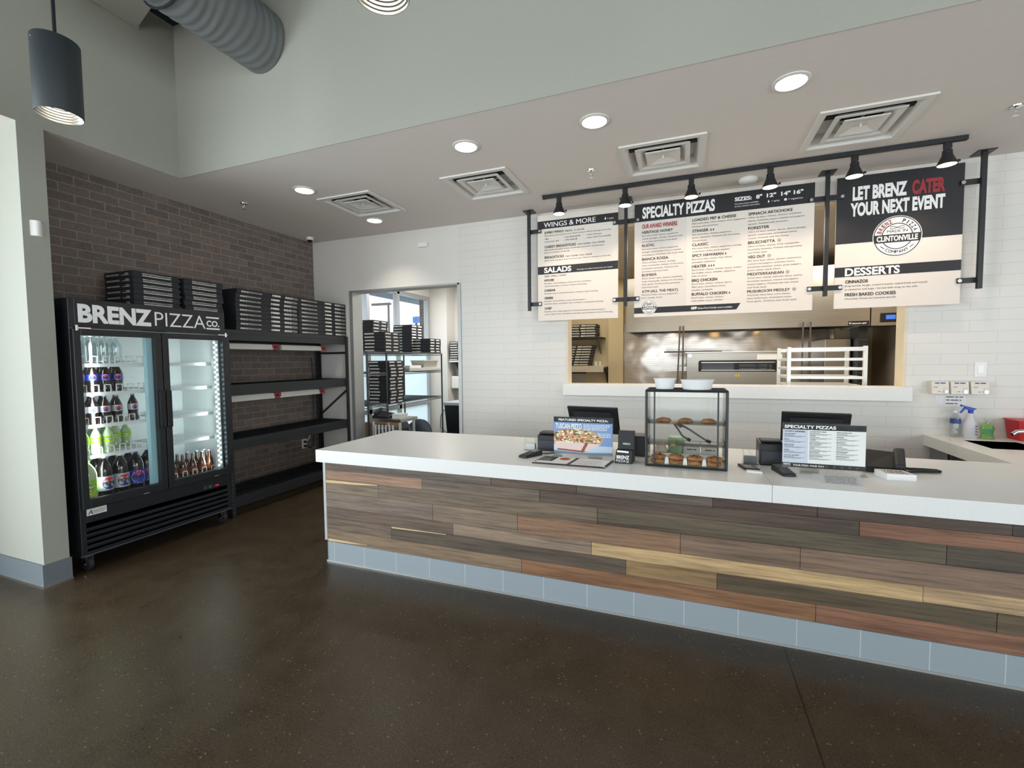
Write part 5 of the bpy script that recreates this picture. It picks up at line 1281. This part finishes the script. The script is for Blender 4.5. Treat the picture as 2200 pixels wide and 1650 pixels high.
MB().box(2.172, 2.250, YW-.006, YW, 1.328, 1.448).build('plate', WHITEPL, t, bev=.002)
MB().hexa([(2.194, YW-.012, 1.358), (2.228, YW-.012, 1.358), (2.228, YW-.006, 1.358), (2.194, YW-.006, 1.358), (2.194, YW-.008, 1.420), (2.228, YW-.008, 1.420), (2.228, YW-.006, 1.420), (2.194, YW-.006, 1.420)]).build('rocker', M('bright_white_plastic', (244, 244, 242), .3), t)
t = thing('paper_notice', 'small white paper notice on tile under the dispensers', 'notice', (2.06, YW, 1.095))
MB().box(1.992, 2.128, YW-.0015, YW, 1.092, 1.178).box(1.93, 1.985, YW-.0012, YW, 1.098, 1.176).build('sheet', M('white_copy_paper', (222, 222, 224), .5), t)
mb = MB()
for z, w in ((1.158, .11), (1.132, .10), (1.104, .075)): words(mb, (2.0, YW-.0022, z), w, .008)
mb.build('lettering', INKG, t, recalc=False)
t = thing('water_bottle', 'clear water bottle with blue label by the tiled wall', 'bottle', (2.035, 4.70, ZT))
MB().lathe((2.035, 4.70, ZT), [(.028, 0), (.033, .008), (.033, .10), (.030, .112), (.033, .125), (.031, .160), (.016, .185), (.0135, .20)], 20).build('body', PET, t, True)
MB().lathe((2.035, 4.70, ZT), [(.0335, .112), (.034, .115), (.034, .142), (.0335, .146)], 20, cap=False).build('label', M('blue_water_label', (36, 66, 130), .4), t)
MB().lathe((2.035, 4.70, ZT), [(.0155, .198), (.0155, .214), (.01, .216)], 16).build('cap', WHITEPL, t)
t = thing('spray_bottle', 'translucent spray bottle with blue trigger head by the tiled wall', 'spray bottle', (2.115, 4.67, ZT))
MB().lathe((2.115, 4.67, ZT), [(.040, 0), (.044, .006), (.044, .105), (.040, .125), (.024, .165), (.020, .195), (.016, .20)], 22, sq=(1, .8)).build('body', M('translucent_white_plastic', (206, 206, 212), .4), t, True)
BLT = M('blue_trigger_plastic', (24, 70, 176), .4)
mb = MB().cyl((2.115, 4.67, ZT+.198), (2.115, 4.67, ZT+.222), .016, n=16)
mb.hexa([(2.100, 4.66, ZT+.222), (2.128, 4.66, ZT+.222), (2.128, 4.68, ZT+.222), (2.100, 4.68, ZT+.222), (2.060, 4.66, ZT+.262), (2.150, 4.66, ZT+.236), (2.150, 4.68, ZT+.236), (2.060, 4.68, ZT+.262)])
mb.cyl((2.062, 4.67, ZT+.256), (2.050, 4.67, ZT+.262), .008, n=10)
s = mb.build('spray_head', BLT, t, bev=.002)
MB().hexa([(2.045, 4.664, ZT+.200), (2.055, 4.664, ZT+.198), (2.055, 4.676, ZT+.198), (2.045, 4.676, ZT+.200), (2.076, 4.664, ZT+.248), (2.090, 4.664, ZT+.244), (2.090, 4.676, ZT+.244), (2.076, 4.676, ZT+.248)]).build('trigger', BLT, s)
mb = MB()
for k in range(4): rect(mb, (2.132, 4.6345, ZT+.03+.022*k), .012, .008)
mb.build('scale_marking', INKG, t, recalc=False)
t = thing('soap_bottle', 'green hand soap pump bottle by the tiled wall', 'soap', (2.215, 4.66, ZT))
MB().lathe((2.215, 4.66, ZT), [(.040, 0), (.045, .008), (.036, .045), (.045, .085), (.034, .115), (.016, .125)], 22, sq=(1, .65)).build('body', M('green_liquid_soap', (128, 168, 84), .12, coat=.5), t, True)
MB().lathe((2.215, 4.66, ZT), [(.039, .035), (.040, .05), (.046, .080), (.044, .095)], 22, cap=False, sq=(.9, .70)).build('label', M('green_soap_label', (92, 158, 108), .4), t)
mb = MB().cyl((2.215, 4.66, ZT+.124), (2.215, 4.66, ZT+.138), .014, n=14).cyl((2.215, 4.66, ZT+.138), (2.215, 4.66, ZT+.152), .005, n=8); mb.box(2.195, 2.228, 4.652, 4.668, ZT+.150, ZT+.158)
mb.build('pump', M('clear_grey_pump', (170, 176, 172), .3), t)
t = thing('red_caddy', 'glossy red plastic bin behind the sink tap at right edge', 'bin', (2.46, 4.70, ZT))
mb = MB(); mb.hexa([(2.385, 4.62, ZT), (2.60, 4.62, ZT), (2.60, 4.76, ZT), (2.385, 4.76, ZT), (2.365, 4.60, ZT+.155), (2.62, 4.60, ZT+.155), (2.62, 4.765, ZT+.155), (2.365, 4.765, ZT+.155)]); mb.build('body', REDPL, t, bev=.006)
MB().box(2.358, 2.627, 4.594, 4.770, ZT+.150, ZT+.160).build('rim', REDPL, t, bev=.003)
t = thing('sink_tap', 'curved chrome sink tap at the right edge', 'tap', (2.40, 4.46, ZT))
MB().lathe((2.405, 4.46, ZT), [(.032, 0), (.030, .01), (.024, .03), (.024, .075), (.018, .09)], 20).build('base', CHROME, t, True)
MB().tube([(2.405, 4.46, ZT+.05), (2.37, 4.45, ZT+.085), (2.32, 4.44, ZT+.10), (2.27, 4.43, ZT+.095), (2.245, 4.425, ZT+.075)], .013, 12).build('spout', CHROME, t, True)
MB().tube([(2.405, 4.46, ZT+.085), (2.40, 4.46, ZT+.12), (2.375, 4.45, ZT+.15)], .010, 10).build('lever', CHROME, t, True)

# ================================================================== BACK ROOM BEHIND THE STEEL DOORWAY
WIRE = M('chrome_wire', (120, 124, 126), .35, .8)
t = thing('wire_shelf_unit', 'tall wire shelf unit with pizza boxes in the back room window', 'shelf', (-4.3, 6.2, 0))
wx0, wx1, wy0, wy1 = -4.74, -3.97, 5.0, 6.98
for x in (wx0, wx1):
    for y in (wy0, 5.42, wy1):
        MB().cyl((x, y, 0), (x, y, 1.628), .0135, n=10).build('post', M('dark_wire_post', (64, 68, 70), .4, .5), t)
def wshelf(y0, y1, z):
    mb = MB()
    for x in (wx0, wx1): mb.tube([(x, y0, z), (x, y1, z)], .006, 6).tube([(x, y0, z-.03), (x, y1, z-.03)], .006, 6)
    for y in (y0, y1): mb.tube([(wx0, y, z), (wx1, y, z)], .006, 6).tube([(wx0, y, z-.03), (wx1, y, z-.03)], .006, 6)
    n = int((y1-y0)/.05)
    for k in range(n+1):
        y = y0+(y1-y0)*k/n; mb.tube([(wx0, y, z), (wx1, y, z)], .003, 5)
        for x in (wx0, wx1): mb.tube([(x, y, z), (x, y+(y1-y0)/n/2, z-.03), (x, min(y1, y+(y1-y0)/n), z)], .0025, 5)
    mb.build('wire_shelf', WIRE, t)
for z in (1.625, 1.335): wshelf(wy0, wy1, z)
wshelf(wy0, 5.42, .90); wshelf(5.42, wy1, .885)
G3 = 'pizza boxes in the back room'
D = (.36, .36, .0475)
boxstack('back', D, 'back', -4.46, 5.72, 1.632, 10, 'left tall stack in back room', G3)
boxstack('back', D, 'back', -4.14, 5.56, 1.632, 6, 'left low stack in back room', G3)
boxstack('back', D, 'back', -4.46, 6.72, 1.632, 10, 'right tall stack in back room', G3)
boxstack('back', D, 'back', -4.14, 6.77, 1.632, 5, 'right low stack in back room', G3)
boxstack('back', D, 'back', -4.12, 5.62, .892, 13, 'lower stack on back room shelves', G3, .012)
t = thing('storage_tray', 'long pale plastic tray on the middle wire shelf', 'tray', (-4.02, 6.4, 1.34))
MB().box(-4.20, -3.94, 5.95, 6.88, 1.342, 1.392).build('body', M('pale_grey_plastic', (198, 198, 190), .5), t, bev=.006)
t = thing('plastic_bin', 'clear grey plastic bin of packets on the middle wire shelf', 'bin', (-4.08, 6.5, 1.395))
MB().hexa([(-4.18, 6.40, 1.3925), (-3.97, 6.40, 1.3925), (-3.97, 6.80, 1.3925), (-4.18, 6.80, 1.3925), (-4.20, 6.38, 1.50), (-3.95, 6.38, 1.50), (-3.95, 6.82, 1.50), (-4.20, 6.82, 1.50)]).build('body', M('grey_bin_plastic', (176, 172, 160), .4), t, bev=.006)
MB().box(-4.205, -3.945, 6.375, 6.825, 1.499, 1.51).build('rim', M('pale_grey_plastic', (198, 198, 190), .5), t)
tag(MB().box(-4.10, -3.98, 6.02, 6.34, 1.3925, 1.43).build('paper_pile', WHITEPL, bev=.004), 'low white paper pile left of the plastic bin', 'papers')
# desk with clutter under the shelf
t = thing('work_table', 'steel work table with papers low in the doorway view', 'table', (-3.9, 5.35, 0))
MB().box(-3.945, -3.45, 4.985, 5.38, .70, .74).build('table_top', STEEL, t, bev=.003)
for x in (-3.91, -3.49):
    for y in (5.02, 5.34): MB().cyl((x, y, 0), (x, y, .70), .02, n=10).build('leg', BRIGHT, t)
t = thing('desk_phone', 'dark desk phone on the back room table by the doorway jamb', 'phone', (-3.80, 5.1, .7405))
MB().hexa([(-3.93, 5.02, .7405), (-3.68, 5.02, .7405), (-3.68, 5.2, .7405), (-3.93, 5.2, .7405), (-3.93, 5.03, .775), (-3.68, 5.03, .765), (-3.68, 5.19, .80), (-3.93, 5.19, .83)]).build('base', BLACKP, t, bev=.006)
MB().hexa([(-3.93, 5.05, .78), (-3.88, 5.05, .78), (-3.88, 5.2, .84), (-3.93, 5.2, .84), (-3.93, 5.05, .81), (-3.88, 5.05, .81), (-3.88, 5.2, .87), (-3.93, 5.2, .87)]).build('handset', M('dark_grey_plastic', (36, 38, 42), .5), t, bev=.008)
tag(MB().box(-3.64, -3.50, 5.06, 5.22, .7405, .80).build('paper_stack', WHITEPL, bev=.003), 'white paper stack on the back room table', 'papers')
tag(MB().box(-4.45, -4.02, 5.46, 5.80, 0.001, .60).build('cardboard_carton', M('brown_cardboard', (150, 118, 84), .8, noise=.12)), 'brown cardboard carton on the floor under the back room shelf', 'box')
BAG = M('dark_blue_bag_fabric', (52, 62, 74), .8, noise=.2, nscale=6)
for x, y, sx, sy, sz, lb in ((-4.25, 6.10, .26, .22, .58, 'dark stuffed bag on the floor, left of two under the wire shelf'), (-4.20, 6.60, .26, .24, .52, 'dark stuffed bag on the floor, right of two under the wire shelf')):
    mb = MB(); rnd = random.Random(int(x*100)); n = 20; prev = None
    for j in range(9):
        q = [0, .08, .25, .45, .64, .80, .91, .97, 1][j]; rr = [.86, .98, 1, .97, .88, .72, .52, .30, .05][j]; ring = []
        for k in range(n):
            a = 2*PI*k/n; w = 1+.10*math.sin(3*a+j*.8)+.06*math.sin(5*a-j)
            ring.append(mb.bm.verts.new((x+sx*rr*w*math.cos(a), y+sy*rr*w*math.sin(a), .002+sz*q*(1+.08*(1-q)*math.sin(2*a+x*5)) if j else .002)))
        if prev:
            for k in range(n): mb._f([prev[k], prev[(k+1) % n], ring[(k+1) % n], ring[k]])
        else: mb._f(ring[::-1])
        prev = ring
    mb._f(prev); tag(mb.build('stuffed_bag', BAG, None, True), lb, 'bag', 'dark bags in the back room')
t = thing('slatted_rack', 'black rack with white slats just behind the counter corner', 'rack', (-3.7, 5.1, 0))
MB().box(-3.88, -3.53, 5.0, 5.28, 0.002, .60).build('body', BLACKM, t, bev=.004)
for k in range(6):
    x = -3.87+.055*k; MB().box(x, x+.026, 4.990, 4.9995, .12, .66).build('slat', WHITEPL, t)
# right side of the doorway view: wall shelf of boxes, towel dispenser, waste bin
t = thing('wall_shelf', 'white bracket shelf of pizza boxes at the doorway right side', 'shelf', (-4.0, 8.4, 1.47))
MB().box(-4.50, -3.6, 8.22, 8.598, 1.47, 1.50).build('board', WHITEPL, t)
for x in (-4.40, -3.75): MB().prism([(8.598, 1.47), (8.26, 1.47), (8.598, 1.10)], 'X', x, x+.02).build('bracket', BLACKM, t)
boxstack('back', D, 'back', -4.315, 8.41, 1.502, 8, 'left stack on white bracket shelf', G3, .006)
boxstack('back', D, 'back', -3.90, 8.41, 1.502, 12, 'right stack on white bracket shelf', G3, .01)
t = thing('towel_dispenser', 'white paper towel dispenser above the waste bin in back room', 'dispenser', (-4.28, 8.45, .92))
MB().box(-4.54, -4.02, 8.36, 8.598, .92, 1.18).build('housing', WHITEPL, t, bev=.03)
MB().box(-4.48, -4.08, 8.38, 8.42, .90, .922).build('slot', INKG, t)
t = thing('waste_bin', 'black waste bin with clear liner in the back room', 'waste bin', (-3.8, 7.5, 0))
MB().hexa([(-4.02, 7.25, .002), (-3.55, 7.25, .002), (-3.55, 7.65, .002), (-4.02, 7.65, .002), (-4.06, 7.2, .74), (-3.5, 7.2, .74), (-3.5, 7.7, .74), (-4.06, 7.7, .74)]).build('body', BLACKP, t, bev=.01)
MB().box(-4.07, -3.49, 7.19, 7.71, .70, .755).build('liner', M('pale_bin_liner', (176, 186, 190), .4), t, bev=.008)
t = thing('wall_outlet', 'white outlet on the back room column by the window', 'outlet', (-4.7, 8.25, .42))
MB().box(-4.66, -4.59, 8.243, 8.25, .40, .52).build('plate', WHITEPL, t, bev=.002)
tag(MB().tube([(-4.62, 8.235, .48), (-4.66, 8.225, .50), (-4.72, 8.225, .35), (-4.72, 8.22, .12), (-4.60, 8.20, .04), (-4.5, 8.18, .012)], .008, 6).build('power_cord', BLACKP, None, True), 'black cord hanging from the back room outlet', 'cord')
area('back_room_fill', (-3.6, 7.0, ZC-.03), (0, 0, -1), 1.0, .5, 70, (1, .97, .93))  # added fill to brighten the back room, no fixture there

# ================================================================== KITCHEN BEHIND THE PASS
area('kitchen_lamp_and_fill', (.4, 6.6, ZC-.02), (0, 0, -1), 3.2, .5, 62, (1, .90, .76))
area('kitchen_lamp_and_fill', (2.3, 6.8, ZC-.02), (0, 0, -1), .5, 1.2, 26, (1, .90, .76))  # added fill for the right kitchen wall, belongs to no ceiling panel
area('kitchen_lamp_and_fill', (-1.55, 7.4, ZC-.02), (0, 0, -1), .6, 1.2, 24, (1, .90, .74))
tr = None
for i, (x, y) in enumerate(((-1.55, 8.2), (.4, 5.6))):
    t = thing('ceiling_troffer', 'rectangular ceiling light panel in the kitchen, %s' % ('at left seen between the left boards' if i == 0 else 'near the pass'), 'ceiling light', (x, y, ZC), 'kitchen ceiling panels')
    MB().box(x-.31, x+.31, y-.61, y+.61, ZC-.03, ZC-.0005).build('frame', WHITEM, t)
    MB().box(x-.28, x+.28, y-.58, y+.58, ZC-.034, ZC-.0305).build('lens', M('troffer_lens', (255, 250, 235), .5, emit=(255, 240, 205), estr=5), t)
# extraction hood
t = thing('extraction_hood', 'wide stainless extraction hood above the kitchen oven', 'hood', (.75, 8.6, 1.95))
hx0, hx1, hy = -.955, 2.46, 8.0
mb = MB(); mb.box(hx0, hx1, hy, hy+.02, 1.948, 2.85).box(hx0, hx0+.02, hy+.02, 9.28, 1.948, 2.85).box(hx1-.02, hx1, hy+.02, 9.28, 1.948, 2.85).box(hx0+.02, hx1-.02, hy+.02, 9.28, 2.80, 2.85)
mb.build('shell', STEEL, t, bev=.003)
mb = MB()
mb.hexa([(hx0+.02, hy+.25, 2.10), (hx1-.02, hy+.25, 2.10), (hx1-.02, 9.20, 1.98), (hx0+.02, 9.20, 1.98), (hx0+.02, hy+.25, 2.12), (hx1-.02, hy+.25, 2.12), (hx1-.02, 9.20, 2.0), (hx0+.02, 9.20, 2.0)])
mb.build('filter_bank', M('dark_grease_filter', (58, 56, 52), .4, .6), t)
for x in (-.2, .55, 1.3):
    l = MB().lathe((x, 8.42, 1.985), [(.05, .06), (.055, .03), (.04, 0), (.01, -.01)], 16).build('hood_lamp', M('hood_lamp_globe', (255, 226, 170), .4, emit=(255, 205, 120), estr=3), t, True)
mb = MB(); mb.box(2.20, 2.45, hy-.006, hy-.0005, 1.955, 2.015, 0)
text(mb, 'econ-air', (2.245, hy-.0068, 1.972), .026, .18, '-Y', .02, 1); disc(mb, (2.222, hy-.0068, 1.985), .008, .014, n=12, mi=1)
mb.build('maker_plate', [BLACKP, WINK], t, recalc=False)
t = thing('hood_control', 'small control screen on the steel panel beside the hood', 'control panel', (2.69, 8.0, 1.98))
MB().box(2.47, 2.88, 7.99, 8.4, 1.94, 2.85).build('panel', STEEL, t)
MB().box(2.575, 2.815, 7.978, 7.99, 1.985, 2.115).build('bezel', BLACKP, t, bev=.004)
MB().box(2.64, 2.75, 7.9755, 7.978, 2.025, 2.085).build('display', SCREEN, t)
# oven on its stand
t = thing('conveyor_oven', 'stainless pizza oven with long dark window under the hood', 'oven', (.7, 8.4, 0))
ox0, ox1, oy = .004, 1.41, 7.95
MB().box(ox0, ox1, oy, 8.95, 1.02, 1.585).build('body', STEEL, t, bev=.006)
MB().box(ox0-.02, ox1+.02, oy-.02, 9.0, 1.585, 1.60).build('top_plate', BRIGHT, t)
d = MB().box(.185, 1.30, oy-.022, oy, 1.285, 1.45).build('door', M('dark_oven_frame', (28, 26, 24), .3, .3), t, bev=.004)
mb = MB(); mb.box(.235, .71, oy-.026, oy-.022, 1.315, 1.42).box(.77, 1.255, oy-.026, oy-.022, 1.315, 1.42); mb.build('window', M('dark_oven_glass', (22, 18, 14), .05), d)
MB().box(.225, 1.265, oy-.028, oy-.020, 1.30, 1.312).box(.225, 1.265, oy-.028, oy-.020, 1.423, 1.435).build('window_trim', BRIGHT, d)
MB().box(.20, 1.28, oy-.05, oy-.04, 1.445, 1.462).build('handle', BLACKM, d)
mb = MB(); mb.mi = 0; mb.poly([(.71, oy-.001, 1.21), (.79, oy-.001, 1.21), (.75, oy-.001, 1.275)]); mb.mi = 1; mb.poly([(.742, oy-.0015, 1.225), (.758, oy-.0015, 1.225), (.752, oy-.0015, 1.255), (.748, oy-.0015, 1.255)])
mb.build('warning_label', [M('yellow_warning_print', (222, 196, 40), .5), INK], t, recalc=False)
MB().cyl((.055, oy-.03, 1.54), (.055, oy, 1.54), .028, n=18).build('knob', CHROME, t, True)
MB().box(1.02, 1.36, oy-.004, oy, 1.47, 1.55).build('control_label', WHITEPL, t)
for x in (ox0+.06, ox1-.06):
    for y in (oy+.06, 8.88): MB().box(x-.025, x+.025, y-.025, y+.025, 0, 1.02).build('leg', STEEL, t)
MB().box(ox0-.36, ox0, oy+.1, 8.8, 1.325, 1.345).box(ox0-.36, ox0, oy+.08, oy+.1, 1.29, 1.365).build('conveyor', BRIGHT, t)
tag(MB().box(-.36, .55, 8.30, 8.62, 1.602, 1.622).build('baking_peel', M('dark_peel', (54, 46, 38), .6)), 'dark flat peel lying on top of the oven', 'peel')
for x0, x1, lb in ((-.10, -.17, 'thin steel pipe in front of the oven, left one'), (-.05, -.06, 'thin steel pipe in front of the oven, right one'), (1.615, 1.60, 'thin steel pipe behind the tray rack, left one'), (1.71, 1.69, 'thin steel pipe behind the tray rack, right one')):
    tag(MB().cyl((x1, 7.9, 0), (x0, 7.9, 2.02), .012, n=10).build('steel_pipe', INKG), lb, 'pipe', 'thin steel pipes in the kitchen')
# tray rack just behind the pass
t = thing('tray_rack', 'white aluminium tray rack standing behind the pass at right', 'rack', (1.26, 5.45, 0))
ALB = M('white_aluminium', (236, 236, 234), .3, .25)
qx0, qx1, qy0, qy1 = .948, 1.572, 5.20, 5.73
for x in (qx0, qx1):
    for y in (qy0, qy1):
        p = MB().box(x-.016, x+.016, y-.016, y+.016, .06, 1.60).build('upright', ALB, t, bev=.002)
        if y == qy0: MB().cyl((x, y-.022, 1.555), (x, y-.016, 1.555), .012, n=14).build('bolt', BOLT, p)
for y in (qy0, qy1): MB().box(qx0+.016, qx1-.016, y-.012, y+.012, 1.555, 1.592).build('top_bar', ALB, t)
for z in (1.475, 1.385, 1.30, 1.215, 1.12, 1.03, .94, .85, .75):
    for y in (qy0, qy1): MB().box(qx0+.016, qx1-.016, y-.012, y+.012, z-.012, z+.014).build('rung', ALB, t)
    for x in (qx0, qx1): MB().box(x-.008, x+.008, qy0+.016, qy1-.016, z-.012, z+.010).build('runner', ALB, t)
for x in (qx0, qx1):
    for y in (qy0, qy1): MB().cyl((x-.012, y, .034), (x+.012, y, .034), .033, n=16).build('castor', RUBBER, t)
# shelves on the left kitchen wall
t = thing('wall_shelf', 'upper black wall shelf of pizza boxes at kitchen left', 'shelf', (-1.9, 9.1, 1.95))
MB().box(-2.26, -1.52, 8.90, 9.298, 1.90, 1.93).build('board', BLACKM, t)
MB().prism([(9.298, 1.90), (8.95, 1.90), (9.298, 1.60)], 'X', -1.62, -1.60).build('bracket', STEEL, t)
boxstack('kitchen', (.36, .56, .05), 'kitchen', -1.92, 9.09, 1.932, 5, 'stack on upper kitchen shelf', 'pizza boxes in the kitchen', .008)
t = thing('wall_shelf', 'lower steel wall shelf under the pizza boxes at kitchen left', 'shelf', (-1.9, 9.1, 1.36))
MB().box(-2.22, -1.48, 8.92, 9.298, 1.34, 1.36).box(-2.22, -1.50, 8.90, 8.92, 1.25, 1.37).build('board', BRIGHT, t)
MB().prism([(9.298, 1.34), (8.95, 1.34), (9.298, 1.02)], 'X', -1.49, -1.47).build('bracket', BLACKM, t)
boxstack('kitchen', (.36, .56, .05), 'kitchen', -2.02, 9.10, 1.372, 8, 'leaning stack on lower kitchen shelf', 'pizza boxes in the kitchen', .004, 0, [(.012*k-.05, 0) for k in range(8)])
for x, lb in ((-1.66, 'clear plastic cup on the lower kitchen shelf, left'), (-1.575, 'clear plastic cup on the lower kitchen shelf, right')):
    tag(MB().lathe((x, 8.98, 1.3605), [(.026, 0), (.038, .10), (.036, .10), (.024, .004)], 18).build('plastic_cup', M('milky_plastic', (222, 218, 206), .3), None, True), lb, 'cup', 'cups on the kitchen shelf')
t = thing('wall_poster', 'small paper calendar sheet low on the left kitchen wall', 'notice', (-2.1, 9.3, 1.02))
MB().box(-2.22, -1.92, 9.295, 9.2995, 1.02, 1.24).build('sheet', M('grey_white_paper', (196, 196, 192), .6), t)
mb = MB(); rect(mb, (-2.22, 9.2945, 1.205), .30, .035)
for i in range(5):
    for j in range(4): rect(mb, (-2.21+.058*i, 9.2945, 1.03+.042*j), .046, .004)
mb.build('print', INKG, t, recalc=False)
# steel prep table along the rear wall, and a dark equipment column on the right
t = thing('prep_table', 'steel prep table along the rear kitchen wall', 'table', (-.6, 8.9, 0))
MB().box(-1.14, -.40, 8.5, 9.17, .88, .92).build('table_top', STEEL, t)
for x in (-1.08, -.46):
    for y in (8.56, 9.1): MB().cyl((x, y, 0), (x, y, .88), .02, n=10).build('leg', BRIGHT, t)
t = thing('equipment_column', 'tall dark narrow equipment rack right of the tray rack', 'rack', (2.42, 8.3, 0))
MB().box(2.36, 2.47, 8.10, 8.5, 0.002, 1.94).build('body', BLACKM, t)
for k in range(14): MB().box(2.365, 2.465, 8.093, 8.0995, .70+.08*k, .706+.08*k).build('slot', INKG, t)
tag(MB().box(2.0, 2.34, 8.35, 9.2, .002, 1.78).build('steel_refrigerator', STEEL, bev=.01), 'plain steel cabinet between the oven and dark column', 'cabinet')
t = thing('wire_shelf_unit', 'dark wire shelf with cups by the right kitchen wall', 'shelf', (2.75, 7.0, 0))
for x in (2.66, 2.88):
    for y in (6.7, 7.3): MB().cyl((x, y, 0), (x, y, 1.62), .010, n=8).build('post', M('dark_wire_post', (64, 68, 70), .4, .5), t)
for z in (.6, 1.0, 1.36): MB().box(2.65, 2.89, 6.69, 7.31, z, z+.02).build('wire_shelf', INKG, t)
for i, y in enumerate((6.85, 7.05)):
    tag(MB().lathe((2.75, y, 1.381), [(.03, 0), (.04, .11), (.038, .11), (.028, .004)], 16).build('plastic_cup', M('milky_plastic', (222, 218, 206), .3), None, True), 'pale plastic cup on the dark kitchen wire shelf, %s' % ('nearer' if i == 0 else 'farther'), 'cup', 'cups on the kitchen wire shelf')
import OpenImageIO as oiio,sys,numpy as np
b=oiio.ImageBuf('/workdir/render_main.png');a=b.get_pixels(oiio.FLOAT)
s=a.shape[1]/2200
pts={'soffit mid':(1000,150),'soffit left':(450,300),'leftupper':(250,200),'ceil mid':(900,400),'ceil right':(1600,250),'ceil left':(500,410),'jamb':(40,800),'pier':(80,700),'brick':(500,480),'wall left':(800,550),'tile mid':(1080,780),'tile right':(2050,700),'slab front L':(800,985),'slab front R':(1900,1080),'slab top L':(900,950),'slab top R':(1750,985),'floor L':(200,1450),'floor mid':(1000,1500),'floor R':(1900,1600),'base':(1200,1270),'menu':(1250,520),'menu2':(1560,640),'blackmenu':(1450,410),'cooler int':(420,760),'duct':(500,60),'pendant':(120,150),'hood':(1500,700)}
for k,(x,y) in pts.items():
    p=a[int(y*s)-2:int(y*s)+3,int(x*s)-2:int(x*s)+3,:3].mean((0,1))*255
    print(k,p.round().astype(int))
